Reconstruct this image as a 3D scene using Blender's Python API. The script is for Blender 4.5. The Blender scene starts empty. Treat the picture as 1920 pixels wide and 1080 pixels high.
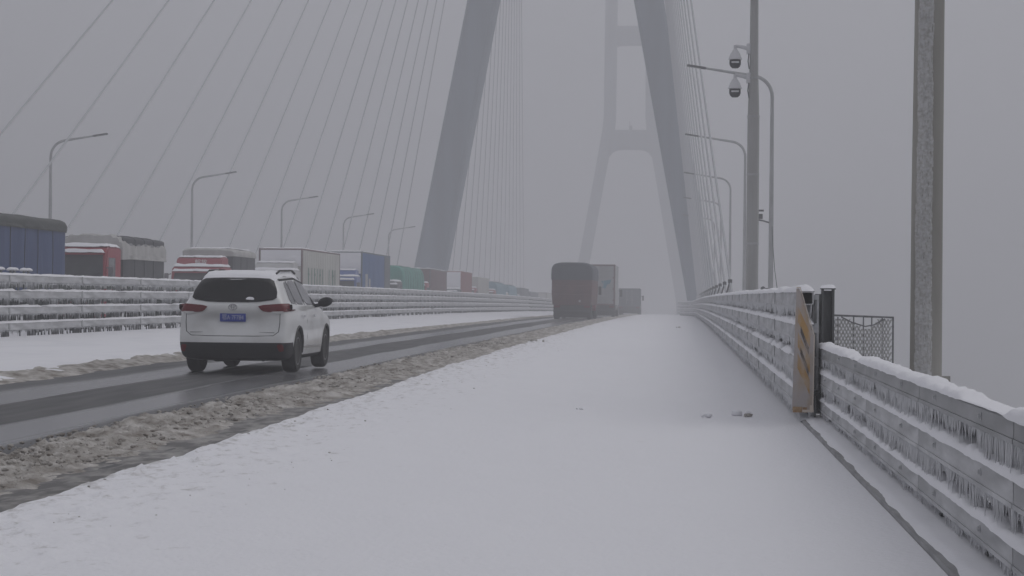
import bpy, bmesh, math, random
import numpy as np
from mathutils import Vector, Matrix
from mathutils.bvhtree import BVHTree
random.seed(7)
rng = np.random.default_rng(7)
R = math.radians
scene = bpy.context.scene

# ------------------------------------------------------------------ camera, sky, sun, exposure
cam_d = bpy.data.cameras.new('camera'); cam = bpy.data.objects.new('camera', cam_d)
scene.collection.objects.link(cam); scene.camera = cam
cam_d.sensor_width = 36.0; cam_d.lens = 36.0 * 3900 / 1920
cam_d.clip_start = 0.1; cam_d.clip_end = 9000
cam.location = (0, 0, 1.5)
cam.rotation_euler = (Matrix.Rotation(R(4.619), 3, 'Z') @ Matrix.Rotation(R(90.136), 3, 'X') @ Matrix.Rotation(R(0.5), 3, 'Z')).to_euler()

SUN_ELEV, SUN_AZ = 42.0, 60.0
w = bpy.data.worlds.new('World'); scene.world = w; w.use_nodes = True
nt = w.node_tree; bg = nt.nodes['Background']
sky = nt.nodes.new('ShaderNodeTexSky'); sky.sky_type = 'NISHITA'; sky.sun_disc = False
sky.sun_elevation = R(SUN_ELEV); sky.sun_rotation = R(SUN_AZ); sky.dust_density = 6.0; sky.air_density = 2.0
hs = nt.nodes.new('ShaderNodeHueSaturation'); hs.inputs['Saturation'].default_value = 0.06      # a closed grey cloud layer takes the blue out
mx = nt.nodes.new('ShaderNodeMixRGB'); mx.inputs[0].default_value = 0.85; mx.inputs[2].default_value = (5.5, 5.55, 6.05, 1)
nt.links.new(sky.outputs[0], hs.inputs['Color']); nt.links.new(hs.outputs[0], mx.inputs[1])
nt.links.new(mx.outputs[0], bg.inputs[0]); bg.inputs[1].default_value = 0.1
sd = bpy.data.lights.new('sun', 'SUN'); sd.energy = 0.7; sd.angle = R(50); sd.color = (1, 0.98, 0.95)
sun = bpy.data.objects.new('sun', sd); scene.collection.objects.link(sun)
sun.rotation_euler = (R(90 - SUN_ELEV), 0, R(180 - SUN_AZ))
vs = scene.view_settings; vs.view_transform = 'Standard'; vs.look = 'None'; vs.exposure = -0.26; vs.gamma = 1.0
scene.cycles.volume_bounces = 3; scene.cycles.max_bounces = 8; scene.cycles.diffuse_bounces = 3
scene.cycles.transmission_bounces = 4; scene.cycles.transparent_max_bounces = 8
scene.cycles.use_denoising = True
scene.cycles.sample_clamp_indirect = 4.0

# ------------------------------------------------------------------ noise
def _h(ix, iy, s):
    n = (ix.astype(np.int64) * 374761393 + iy.astype(np.int64) * 668265263 + s * 144665) & 0x7fffffff
    n = ((n ^ (n >> 13)) * 1274126177) & 0x7fffffff
    return ((n ^ (n >> 16)) & 0xffff) / 32767.5 - 1.0
def vn(x, y, s=0):
    x = np.asarray(x, float); y = np.asarray(y, float)
    x, y = np.broadcast_arrays(x, y)
    ix = np.floor(x); iy = np.floor(y); fx = x - ix; fy = y - iy
    fx = fx * fx * fx * (fx * (fx * 6 - 15) + 10); fy = fy * fy * fy * (fy * (fy * 6 - 15) + 10)
    a = _h(ix, iy, s); b = _h(ix + 1, iy, s); c = _h(ix, iy + 1, s); d = _h(ix + 1, iy + 1, s)
    return (a * (1 - fx) + b * fx) * (1 - fy) + (c * (1 - fx) + d * fx) * fy
def fbm(x, y, o=4, s=0, g=0.5):
    t = 0; a = 1; n = 0
    for i in range(o):
        t = t + a * vn(np.asarray(x) * 2 ** i + 17.3 * i, np.asarray(y) * 2 ** i - 9.1 * i, s + i); n += a; a *= g
    return t / n
def sst(a, b, x):
    t = np.clip((np.asarray(x, float) - a) / (b - a), 0, 1); return t * t * (3 - 2 * t)

# ------------------------------------------------------------------ road geometry
MED = -16.5
def crest(Y): return -np.maximum(np.asarray(Y, float), 0) ** 2 / 60000.0
def zr(X, Y):
    X = np.asarray(X, float)
    c = 0.012 * np.where(X > MED, 1.48 - X, 1.48 - MED - (MED - X))
    return crest(Y) + c
def zf(X, Y): return float(zr(X, Y))

# ------------------------------------------------------------------ materials
MATS = {}
def P(name, col, rough=0.5, metal=0.0, noise=None, bump=None, coat=0.0, trans=0.0, spec=0.5, emit=None):
    """noise=(col2, scale(xyz), detail, lo, hi)  bump=(scale, strength, distance)"""
    m = bpy.data.materials.new(name); m.use_nodes = True; MATS[name] = m
    n = m.node_tree; b = n.nodes['Principled BSDF']
    b.inputs['Base Color'].default_value = (*col, 1); b.inputs['Roughness'].default_value = rough
    b.inputs['Metallic'].default_value = metal; b.inputs['Coat Weight'].default_value = coat
    b.inputs['Transmission Weight'].default_value = trans; b.inputs['Specular IOR Level'].default_value = spec
    if noise or bump: tc = n.nodes.new('ShaderNodeTexCoord')
    if noise:
        col2, sc, det, lo, hi = noise
        mp = n.nodes.new('ShaderNodeMapping'); mp.inputs['Scale'].default_value = sc
        nz = n.nodes.new('ShaderNodeTexNoise'); nz.inputs['Scale'].default_value = 1; nz.inputs['Detail'].default_value = det
        rp = n.nodes.new('ShaderNodeValToRGB'); rp.color_ramp.elements[0].position = lo; rp.color_ramp.elements[1].position = hi
        rp.color_ramp.elements[0].color = (*col, 1); rp.color_ramp.elements[1].color = (*col2, 1)
        n.links.new(tc.outputs['Object'], mp.inputs[0]); n.links.new(mp.outputs[0], nz.inputs[0])
        n.links.new(nz.outputs[0], rp.inputs[0]); n.links.new(rp.outputs[0], b.inputs['Base Color'])
    if bump:
        s, st, dist = bump
        nb = n.nodes.new('ShaderNodeTexNoise'); nb.inputs['Scale'].default_value = s; nb.inputs['Detail'].default_value = 5
        bp = n.nodes.new('ShaderNodeBump'); bp.inputs['Strength'].default_value = st; bp.inputs['Distance'].default_value = dist
        n.links.new(tc.outputs['Object'], nb.inputs[0]); n.links.new(nb.outputs[0], bp.inputs['Height']); n.links.new(bp.outputs[0], b.inputs['Normal'])
    if emit:
        b.inputs['Emission Color'].default_value = (*emit, 1); b.inputs['Emission Strength'].default_value = 1
    return m
P('snow', (0.86, 0.86, 0.89), 0.75, noise=((0.79, 0.795, 0.83), (1.2, 0.5, 1.2), 5, .45, .75), bump=(14, 0.35, 0.02), spec=0.25)
P('rail_snow', (0.86, 0.86, 0.89), 0.75, bump=(20, 0.3, 0.015), spec=0.25)
P('slush', (0.225, 0.20, 0.172), 0.7, noise=((0.60, 0.575, 0.545), (5, 2.6, 9), 9, .34, .68), bump=(38, 0.9, 0.03), spec=0.3)
P('wet_slush', (0.085, 0.081, 0.077), 0.55, noise=((0.36, 0.345, 0.325), (7, 2.6, 7), 9, .42, .72), bump=(40, .5, .01))
P('steel', (0.27, 0.275, 0.28), 0.55, 0.15, noise=((0.38, 0.385, 0.395), (3, 1.2, 5), 6, .35, .7), bump=(30, .15, .005))
P('frost_steel', (0.37, 0.375, 0.385), 0.6, noise=((0.57, 0.575, 0.59), (5, 1.4, 9), 7, .35, .68), bump=(40, .4, .006))
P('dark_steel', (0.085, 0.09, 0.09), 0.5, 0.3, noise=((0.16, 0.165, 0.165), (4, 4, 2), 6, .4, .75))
P('gap_strip_dark', (0.10, 0.105, 0.105), 0.6, 0.1, noise=((0.27, 0.275, 0.28), (6, 6, 3), 6, .45, .75))  # dark tone of the strips added to shade the rail gaps
P('ice', (0.80, 0.81, 0.83), 0.2, trans=0.25)
P('ice_sheet', (0.36, 0.365, 0.375), 0.35, noise=((0.58, 0.585, 0.60), (14, 14, 2.0), 6, .35, .65), bump=(30, .5, .01))
P('concrete', (0.30, 0.30, 0.295), 0.85, noise=((0.22, 0.225, 0.23), (.35, .35, .12), 8, .4, .75), bump=(9, .25, .02))
P('tower_concrete', (0.20, 0.245, 0.295), 0.85, noise=((0.14, 0.17, 0.205), (.5, .5, .05), 8, .35, .7), bump=(1.5, .2, .05))
P('kerb_concrete', (0.36, 0.36, 0.365), 0.8, noise=((0.25, 0.25, 0.255), (3, 3, 9), 8, .4, .7))
P('cable', (0.44, 0.45, 0.47), 0.5)
P('damper', (0.10, 0.105, 0.105), 0.6)
P('galv', (0.36, 0.365, 0.37), 0.55, 0.2, noise=((0.48, 0.485, 0.49), (3, 3, 1.2), 6, .35, .7))
P('pole_paint', (0.335, 0.335, 0.325), 0.6, 0.05, noise=((0.40, 0.40, 0.395), (3, 3, .6), 6, .3, .7))
P('cam_white', (0.62, 0.62, 0.64), 0.45)
P('cam_dark', (0.035, 0.035, 0.04), 0.25)
P('column_paint', (0.275, 0.262, 0.232), 0.65, noise=((0.345, 0.335, 0.305), (4, 4, .6), 6, .3, .7), bump=(30, .2, .004))
P('rime', (0.60, 0.60, 0.60), 0.7, noise=((0.42, 0.41, 0.385), (22, 22, 26), 5, .40, .70), bump=(34, .9, .012))
P('mesh_metal', (0.15, 0.155, 0.155), 0.55, 0.2, noise=((0.30, 0.305, 0.31), (9, 9, 9), 4, .4, .7))
P('screen_green', (0.075, 0.092, 0.083), 0.7, noise=((0.14, 0.155, 0.15), (8, 8, 3), 6, .35, .75))
P('board_face', (0.42, 0.385, 0.375), 0.6, noise=((0.40, 0.29, 0.18), (5, 5, 2.2), 6, .46, .68), bump=(40, .5, .006))
P('board_yellow', (0.43, 0.26, 0.095), 0.6, noise=((0.44, 0.38, 0.33), (7, 7, 4), 7, .46, .66))
P('board_black', (0.08, 0.065, 0.06), 0.6, noise=((0.34, 0.28, 0.24), (9, 9, 5), 7, .44, .62))
P('board_edge', (0.60, 0.53, 0.46), 0.6)
P('rust', (0.30, 0.17, 0.08), 0.8, noise=((0.42, 0.30, 0.18), (20, 20, 20), 5, .4, .7))
# vehicles
P('car_white', (0.74, 0.75, 0.75), 0.28, coat=0.6, noise=((0.47, 0.465, 0.455), (1.4, 1.4, 2.2), 6, .42, .85))
P('car_black', (0.014, 0.014, 0.016), 0.6, spec=.3)
P('car_glass', (0.006, 0.006, 0.007), 0.15, spec=.3)
P('side_glass', (0.085, 0.085, 0.095), 0.18, noise=((0.20, 0.20, 0.215), (1.5, 1.5, 1.5), 5, .4, .7))
P('tail_red', (0.13, 0.005, 0.010), 0.25, spec=.3)
P('lens_white', (0.6, 0.6, 0.6), 0.2)
P('chrome', (0.6, 0.6, 0.62), 0.2, 0.9)
P('rim_metal', (0.30, 0.30, 0.31), 0.4, 0.5)
P('tyre', (0.022, 0.022, 0.022), 0.75)
P('plate_blue', (0.03, 0.06, 0.36), 0.4)
P('plate_text', (0.45, 0.48, 0.62), 0.5)
P('panel_gap', (0.05, 0.05, 0.05), 0.7)
def tarpmat(name, c, c2, sc=(1.5, 1.5, .7)): return P(name, c, 0.65, noise=(c2, sc, 6, .35, .7), bump=(6, .35, .03))
tarpmat('tarp_blue', (0.018, 0.042, 0.13), (0.032, 0.065, 0.175), (2.5, 5, .5))
tarpmat('tarp_olive', (0.025, 0.031, 0.027), (0.045, 0.052, 0.045))
tarpmat('tarp_grey', (0.36, 0.355, 0.34), (0.50, 0.49, 0.48))
tarpmat('tarp_stripe', (0.20, 0.20, 0.21), (0.30, 0.30, 0.31))
tarpmat('tarp_tan', (0.40, 0.36, 0.27), (0.52, 0.50, 0.46))
tarpmat('tarp_navy', (0.016, 0.026, 0.045), (0.028, 0.042, 0.065))
tarpmat('tarp_green', (0.015, 0.20, 0.15), (0.03, 0.30, 0.23))
tarpmat('tarp_teal', (0.06, 0.20, 0.27), (0.10, 0.27, 0.34))
tarpmat('curtain_blue', (0.018, 0.085, 0.25), (0.035, 0.12, 0.31), (.5, .5, .3))
tarpmat('cargo_red', (0.11, 0.034, 0.036), (0.07, 0.025, 0.028))
tarpmat('cargo_brown', (0.17, 0.085, 0.09), (0.11, 0.06, 0.07))
tarpmat('cargo_maroon', (0.28, 0.06, 0.06), (0.20, 0.045, 0.05))
tarpmat('cargo_dark', (0.032, 0.034, 0.039), (0.05, 0.053, 0.058))
tarpmat('cargo_slate', (0.10, 0.12, 0.135), (0.075, 0.09, 0.105))
tarpmat('box_white', (0.52, 0.52, 0.485), (0.44, 0.435, 0.405), (.6, .6, .3))
tarpmat('box_grey', (0.30, 0.31, 0.31), (0.38, 0.385, 0.39), (.6, .6, 2))
P('cab_red', (0.30, 0.018, 0.035), 0.4, noise=((0.30, 0.05, 0.06), (2, 2, 2), 5, .5, .8))
P('cab_white', (0.55, 0.55, 0.545), 0.4, noise=((0.42, 0.42, 0.41), (2, 2, 2), 5, .45, .8))
P('cab_blue', (0.025, 0.085, 0.33), 0.35, coat=0.3)
P('cab_navy', (0.05, 0.075, 0.11), 0.45)
P('cab_grey', (0.13, 0.12, 0.13), 0.5)
P('windscreen', (0.025, 0.028, 0.032), 0.3, noise=((0.055, 0.06, 0.065), (2, 2, 2), 4, .4, .75))
P('print_green', (0.05, 0.17, 0.12), 0.6)
P('print_white', (0.7, 0.68, 0.68), 0.6)
P('chassis', (0.03, 0.03, 0.032), 0.7)
def shoulder_mat():
    m = P('shoulder_snow', (0.86, 0.86, 0.89), 0.75, spec=0.25, bump=(22, .5, .02)); n = m.node_tree; b = n.nodes['Principled BSDF']; L = n.links.new
    tc = n.nodes.new('ShaderNodeTexCoord'); sp = n.nodes.new('ShaderNodeSeparateXYZ'); L(tc.outputs['Object'], sp.inputs[0])
    mr = n.nodes.new('ShaderNodeMapRange'); mr.inputs['From Min'].default_value = -2.2; mr.inputs['From Max'].default_value = -4.5; mr.inputs['To Min'].default_value = 0; mr.inputs['To Max'].default_value = .20; L(sp.outputs[0], mr.inputs['Value'])
    nz = n.nodes.new('ShaderNodeTexNoise'); nz.inputs['Scale'].default_value = 7; nz.inputs['Detail'].default_value = 9; nz.inputs['Roughness'].default_value = .7
    mp = n.nodes.new('ShaderNodeMapping'); mp.inputs['Scale'].default_value = (1, .55, 1); L(tc.outputs['Object'], mp.inputs[0]); L(mp.outputs[0], nz.inputs[0])
    ad = n.nodes.new('ShaderNodeMath'); L(nz.outputs[0], ad.inputs[0]); L(mr.outputs[0], ad.inputs[1])
    rp = n.nodes.new('ShaderNodeMapRange'); rp.inputs['From Min'].default_value = .66; rp.inputs['From Max'].default_value = .90; L(ad.outputs[0], rp.inputs['Value'])
    mx_ = n.nodes.new('ShaderNodeMixRGB'); mx_.inputs[1].default_value = (.86, .86, .89, 1); mx_.inputs[2].default_value = (.40, .38, .36, 1); L(rp.outputs[0], mx_.inputs[0]); L(mx_.outputs[0], b.inputs['Base Color'])
shoulder_mat()
# wet road: wheel tracks are polished by tyres, the strip between them keeps rough dark slush
def road_mat():
    m = P('asphalt', (0.05, 0.05, 0.052), 0.4)
    n = m.node_tree; b = n.nodes['Principled BSDF']; L = n.links.new
    tc = n.nodes.new('ShaderNodeTexCoord'); sp = n.nodes.new('ShaderNodeSeparateXYZ'); L(tc.outputs['Object'], sp.inputs[0])
    mp = n.nodes.new('ShaderNodeMapping'); mp.inputs['Scale'].default_value = (3.0, 0.10, 1); L(tc.outputs['Object'], mp.inputs[0])
    nz = n.nodes.new('ShaderNodeTexNoise'); nz.inputs['Scale'].default_value = 1; nz.inputs['Detail'].default_value = 7; L(mp.outputs[0], nz.inputs[0])
    # lane position: |x + 7.55| -> tracks near 0.8, centre near 0
    a = n.nodes.new('ShaderNodeMath'); a.operation = 'ADD'; a.inputs[1].default_value = 7.55; L(sp.outputs[0], a.inputs[0])
    ab = n.nodes.new('ShaderNodeMath'); ab.operation = 'ABSOLUTE'; L(a.outputs[0], ab.inputs[0])
    nm = n.nodes.new('ShaderNodeMath'); nm.operation = 'MULTIPLY_ADD'; nm.inputs[1].default_value = 0.7; nm.inputs[2].default_value = -0.35; L(nz.outputs[0], nm.inputs[0])
    s = n.nodes.new('ShaderNodeMath'); s.operation = 'ADD'; L(ab.outputs[0], s.inputs[0]); L(nm.outputs[0], s.inputs[1])
    r = n.nodes.new('ShaderNodeValToRGB'); r.color_ramp.elements.remove(r.color_ramp.elements[1])
    e = r.color_ramp.elements; e[0].position = 0.0; e[0].color = (.0, .0, .0, 1)
    for p, v in ((0.24, 0.0), (0.30, 1.0), (0.62, 1.0), (0.68, 0.25), (0.80, 0.1)):
        k = e.new(p); k.color = (v, v, v, 1)
    dv = n.nodes.new('ShaderNodeMath'); dv.operation = 'DIVIDE'; dv.inputs[1].default_value = 2.2; L(s.outputs[0], dv.inputs[0]); L(dv.outputs[0], r.inputs[0])
    rr = n.nodes.new('ShaderNodeMapRange'); rr.inputs['To Min'].default_value = 0.62; rr.inputs['To Max'].default_value = 0.20; L(r.outputs[0], rr.inputs['Value'])
    L(rr.outputs[0], b.inputs['Roughness'])
    n2 = n.nodes.new('ShaderNodeTexNoise'); n2.inputs['Scale'].default_value = 1; n2.inputs['Detail'].default_value = 8
    mp2 = n.nodes.new('ShaderNodeMapping'); mp2.inputs['Scale'].default_value = (5, .5, 1); L(tc.outputs['Object'], mp2.inputs[0]); L(mp2.outputs[0], n2.inputs[0])
    cr = n.nodes.new('ShaderNodeValToRGB'); cr.color_ramp.elements[0].position = .38; cr.color_ramp.elements[1].position = .75
    cr.color_ramp.elements[0].color = (.048, .048, .05, 1); cr.color_ramp.elements[1].color = (.105, .104, .104, 1); L(n2.outputs[0], cr.inputs[0])
    # pale tone mixed into the track colour, standing for sky reflected in the wet
    fm = n.nodes.new('ShaderNodeMixRGB'); fm.inputs[2].default_value = (.20, .20, .21, 1)
    fk = n.nodes.new('ShaderNodeMath'); fk.operation = 'MULTIPLY'; fk.inputs[1].default_value = 0.55; L(r.outputs[0], fk.inputs[0]); L(fk.outputs[0], fm.inputs[0]); L(cr.outputs[0], fm.inputs[1])
    L(fm.outputs[0], b.inputs['Base Color'])
    n3 = n.nodes.new('ShaderNodeTexNoise'); n3.inputs['Scale'].default_value = 60; n3.inputs['Detail'].default_value = 3; L(tc.outputs['Object'], n3.inputs[0])
    bp = n.nodes.new('ShaderNodeBump'); bp.inputs['Strength'].default_value = .25; bp.inputs['Distance'].default_value = .006; L(n3.outputs[0], bp.inputs['Height']); L(bp.outputs[0], b.inputs['Normal'])
road_mat()
def water_mat():
    m = P('river_water', (0.07, 0.08, 0.085), 0.25, bump=(.15, .4, .5)); return m
water_mat()

# ------------------------------------------------------------------ mesh helpers
col = scene.collection
def link(o, parent=None):
    col.objects.link(o)
    if parent: o.parent = parent
    return o
class MB:
    def __init__(s): s.v = []; s.f = []; s.m = []; s.cm = 0
    def add(s, vs, fs):
        n = len(s.v); s.v += [tuple(map(float, q)) for q in vs]
        s.f += [tuple(i + n for i in f) for f in fs]; s.m += [s.cm] * len(fs); return s
    def box(s, x0, x1, y0, y1, z0, z1, b=0.0):
        if b <= 0:
            v = [(x0, y0, z0), (x1, y0, z0), (x1, y1, z0), (x0, y1, z0), (x0, y0, z1), (x1, y0, z1), (x1, y1, z1), (x0, y1, z1)]
            return s.add(v, [(0, 3, 2, 1), (4, 5, 6, 7), (0, 1, 5, 4), (1, 2, 6, 5), (2, 3, 7, 6), (3, 0, 4, 7)])
        bm = bmesh.new(); bmesh.ops.create_cube(bm, size=1)
        for q in bm.verts: q.co = ((x0 + x1) / 2 + q.co.x * (x1 - x0), (y0 + y1) / 2 + q.co.y * (y1 - y0), (z0 + z1) / 2 + q.co.z * (z1 - z0))
        bmesh.ops.bevel(bm, geom=bm.edges[:], offset=b, segments=2, affect='EDGES', profile=0.5)
        return s.bm(bm)
    def bm(s, bm):
        bm.verts.index_update(); s.add([q.co[:] for q in bm.verts], [[q.index for q in f.verts] for f in bm.faces]); bm.free(); return s
    def tube(s, pts, r, n=8, caps=True):
        pts = [Vector(p) for p in pts]; rs = r if isinstance(r, (list, tuple)) else [r] * len(pts)
        base = len(s.v); vs = []; fs = []; up = None
        for i, p in enumerate(pts):
            d = (pts[min(i + 1, len(pts) - 1)] - pts[max(i - 1, 0)]).normalized()
            if up is None: up = Vector((0, 0, 1)) if abs(d.z) < .9 else Vector((1, 0, 0))
            a = d.cross(up).normalized(); b = a.cross(d).normalized(); up = b
            for k in range(n):
                t = 2 * math.pi * k / n; vs.append(p + a * math.cos(t) * rs[i] + b * math.sin(t) * rs[i])
        for i in range(len(pts) - 1):
            for k in range(n):
                fs.append((i * n + k, (i + 1) * n + k, (i + 1) * n + (k + 1) % n, i * n + (k + 1) % n))
        if caps:
            fs.append(tuple(range(n))); m = (len(pts) - 1) * n; fs.append(tuple(m + n - 1 - k for k in range(n)))
        return s.add(vs, fs)
    def lathe(s, prof, c=(0, 0, 0), n=24, axis='z'):
        vs = []; fs = []
        for r, h in prof:
            for k in range(n):
                t = 2 * math.pi * k / n; a, b = r * math.cos(t), r * math.sin(t)
                q = (a, b, h) if axis == 'z' else ((h, a, b) if axis == 'x' else (b, h, a))
                vs.append((q[0] + c[0], q[1] + c[1], q[2] + c[2]))
        for i in range(len(prof) - 1):
            for k in range(n): fs.append((i * n + k, i * n + (k + 1) % n, (i + 1) * n + (k + 1) % n, (i + 1) * n + k))
        fs.append(tuple(reversed(range(n)))); m = (len(prof) - 1) * n; fs.append(tuple(m + k for k in range(n)))
        return s.add(vs, fs)
    def grid(s, A):                                   # A: (n, m, 3)
        n, m = A.shape[:2]; base = len(s.v)
        s.v += [tuple(q) for q in A.reshape(-1, 3).tolist()]
        i = np.arange(n - 1)[:, None]; j = np.arange(m - 1)[None, :]
        q = np.stack([i * m + j, (i + 1) * m + j, (i + 1) * m + j + 1, i * m + j + 1], -1).reshape(-1, 4) + base
        s.f += q.tolist(); s.m += [s.cm] * len(q); return s
    def prism(s, poly, axis, a, b):                   # poly of (u, v); axis the extrusion axis
        n = len(poly)
        f = {'x': lambda t, u, v: (t, u, v), 'y': lambda t, u, v: (u, t, v), 'z': lambda t, u, v: (u, v, t)}[axis]
        vs = [f(a, u, v) for u, v in poly] + [f(b, u, v) for u, v in poly]
        fs = [tuple(range(n)), tuple(reversed(range(n, 2 * n)))] + [(i, i + n, (i + 1) % n + n, (i + 1) % n) for i in range(n)]
        return s.add(vs, fs)
    def mesh(s, name, mats, smooth=True, ang=35, fix=True):
        me = bpy.data.meshes.new(name); me.from_pydata(s.v, [], s.f)
        for q in (mats if isinstance(mats, (list, tuple)) else [mats]): me.materials.append(MATS[q])
        if any(s.m): me.polygons.foreach_set('material_index', s.m)
        if fix and len(s.f) < 60000:
            bm = bmesh.new(); bm.from_mesh(me); bmesh.ops.recalc_face_normals(bm, faces=bm.faces); bm.to_mesh(me); bm.free()
        if smooth: me.shade_smooth(); me.set_sharp_from_angle(angle=R(ang))
        me.update(); return me
    def build(s, name, mats, parent=None, smooth=True, ang=35, loc=None, kind=None, fix=True):
        o = bpy.data.objects.new(name, s.mesh(name, mats, smooth, ang, fix)); link(o, parent)
        if loc: o.location = loc
        if kind: o['kind'] = kind
        return o
def tag(o, label, cat, group=None, kind=None):
    o['label'] = label; o['category'] = cat
    if group: o['group'] = group
    if kind: o['kind'] = kind
    return o
def thing(name, label, cat, loc=(0, 0, 0), rz=0, group=None):
    o = bpy.data.objects.new(name, None); col.objects.link(o); o.location = loc; o.rotation_euler = (0, 0, rz); o.empty_display_size = .2
    return tag(o, label, cat, group)
def struct(o): o['kind'] = 'structure'; return o
def inst(name, me, parent, loc=(0, 0, 0), rot=(0, 0, 0)):
    o = bpy.data.objects.new(name, me); link(o, parent); o.location = loc; o.rotation_euler = rot; return o
def text_mesh(txt, size, mat, extrude=0.002):
    c = bpy.data.curves.new('lettering', 'FONT'); c.body = txt; c.size = size; c.align_x = 'CENTER'; c.align_y = 'CENTER'; c.extrude = extrude; c.resolution_u = 3
    o = bpy.data.objects.new('lettering', c); col.objects.link(o)
    dg = bpy.context.evaluated_depsgraph_get(); me = bpy.data.meshes.new_from_object(o.evaluated_get(dg))
    bpy.data.objects.remove(o); me.materials.clear(); me.materials.append(MATS[mat]); return me
def ysteps(y0, y1, d0, k):
    ys = [y0]
    while ys[-1] < y1: ys.append(ys[-1] + max(d0, (ys[-1]) * k))
    return np.array(ys)

# ================================================================== SETTING
# river far below, and the snow-covered bank
m = MB(); g = np.zeros((2, 2, 3)); g[:, :, 0] = [[-2900, -2900], [2900, 2900]]; g[:, :, 1] = [[-2000, 3900], [-2000, 3900]]; g[:, :, 2] = -41
struct(m.grid(g).build('river', 'river_water', smooth=False))
xs = np.linspace(40, 2600, 90); ys = np.linspace(-300, 3000, 90); X, Y = np.meshgrid(xs, ys, indexing='ij')
Z = -41.5 + 2.6 * sst(330, 420, np.hypot(X, Y * .6) + 60 * fbm(X / 200, Y / 200, 3, 5)) + .5 * fbm(X / 60, Y / 60, 3, 6)
struct(MB().grid(np.stack([X, Y, Z], -1)).build('river_bank', 'snow', ang=180))

# bridge deck: one sheet of asphalt on a steel box girder
ys = np.concatenate([np.arange(-30, 420, 3.0), np.arange(420, 1000, 12.0)])
xs = np.array([-33.4, -30, -24, -17.2, MED, -15.6, -12, -9, -6, -3, 1.48, 4.4])
X, Y = np.meshgrid(xs, ys, indexing='ij')
struct(MB().grid(np.stack([X, Y, zr(X, Y)], -1)).build('road', 'asphalt', ang=180))
prof = [(4.4, -.02), (4.4, -.45), (5.3, -1.6), (1.0, -3.6), (-30, -3.6), (-34.3, -1.6), (-33.4, -.45), (-33.4, -.02)]
A = np.array([[(x, y, float(crest(y)) + dz + (.0 if abs(x) < 10 else 0)) for x, dz in prof] for y in ys])
struct(MB().grid(A).build('bridge_girder', 'concrete', smooth=False))

# ---- snow and slush on the deck (nobody could count these: stuff)
def edge_right(Y): return -4.32 - 0.22 * sst(26, 40, Y) + 0.10 * fbm(Y * .45, 3.3, 4, 11) + .07 * fbm(Y * 2.2, 1.3, 3, 12)
ys = ysteps(9.5, 330, 0.045, 0.0042); xs = np.concatenate([np.arange(-5.0, -3.2, .035), np.arange(-3.2, 1.36, .09), [1.38, 1.44, 1.50, 1.58]])
X, Y = np.meshgrid(xs, ys, indexing='ij'); X = np.where(Y < 24.3, np.minimum(X, 1.40), X)
d = X - edge_right(Y)
near = np.exp(-np.clip(d, 0, 9) / 0.9)
rough = fbm(X * 5, Y * 3.2, 4, 21) * .034 * near + np.maximum(fbm(X * 11, Y * 8, 2, 25) - .28, 0) * .10 * near * sst(.02, .2, d)
patch = sst(30, 36, Y) * (1 - sst(60, 80, Y)) * np.exp(-np.clip(d, 0, 9) / .8)
rough = rough + patch * (fbm(X * 6, Y * 2.4, 4, 29) * .05 + .01)
wave = fbm(X * .55, Y * .22, 3, 22) * .03 + fbm(X * 1.6, Y * .9, 3, 23) * .014 + .006 * fbm(X * 5, Y * 3, 3, 24)
h = .055 * sst(0, .11, d) - .012 + (wave * (1 - .85 * sst(.2, 1.3, X)) + rough) * sst(0, .25, d) + .012 * sst(.8, 1.4, X)
struct_snow = MB().grid(np.stack([X, Y, zr(X, Y) + h], -1)).build('shoulder_snow', 'shoulder_snow', ang=180, kind='stuff')
tag(struct_snow, 'smooth untouched snow sheet covering the hard shoulder', 'snow', kind='stuff')

ys = ysteps(9.5, 300, 0.02, 0.0019); xs = np.arange(-6.05, -4.15, .024)
X, Y = np.meshgrid(xs, ys, indexing='ij')
lft = -5.78 + .12 * fbm(Y * .5, .7, 3, 31) + .09 * fbm(Y * 3, 2.7, 2, 32)
rgt = -4.54 + .24 * sst(20, 32, Y) + .14 * fbm(Y * .8, 5.7, 4, 33) + .08 * fbm(Y * 4, 4.1, 2, 38)
lum = fbm(X * 4.2, Y * 2.6, 5, 34, .62); lum2 = 1.0 * fbm(X * 11, Y * 7, 3, 35, .75)
env = sst(0, .10, X - lft) * (.45 + .55 * sst(0, .7, rgt - X)) * sst(-.02, .25, rgt - X)
h = env * (.07 + .075 * lum + .06 * lum2 + .035 * np.maximum(fbm(X * 20, Y * 12, 2, 39), 0) + .05 * fbm(X * .9, Y * .35, 2, 36)) * (.78 - .2 * sst(50, 120, Y)) - .014
tag(MB().grid(np.stack([X, Y, zr(X, Y) + h], -1)).build('slush_ridge', 'slush', ang=180), 'lumpy brown slush ridge ploughed up along the lane edge', 'slush', kind='stuff')
# dark wet gutter between ridge and clean snow
ys = ysteps(9.5, 60, 0.05, 0.004); xs = np.arange(-5.2, -4.1, .05); X, Y = np.meshgrid(xs, ys, indexing='ij')
h = .006 + .012 * fbm(X * 7, Y * 2, 4, 37)
tag(MB().grid(np.stack([X, Y, zr(X, Y) + h], -1)).build('wet_gutter_slush', 'wet_slush', ang=180), 'dark wet slush strip between the brown ridge and clean snow', 'slush', kind='stuff')
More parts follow.
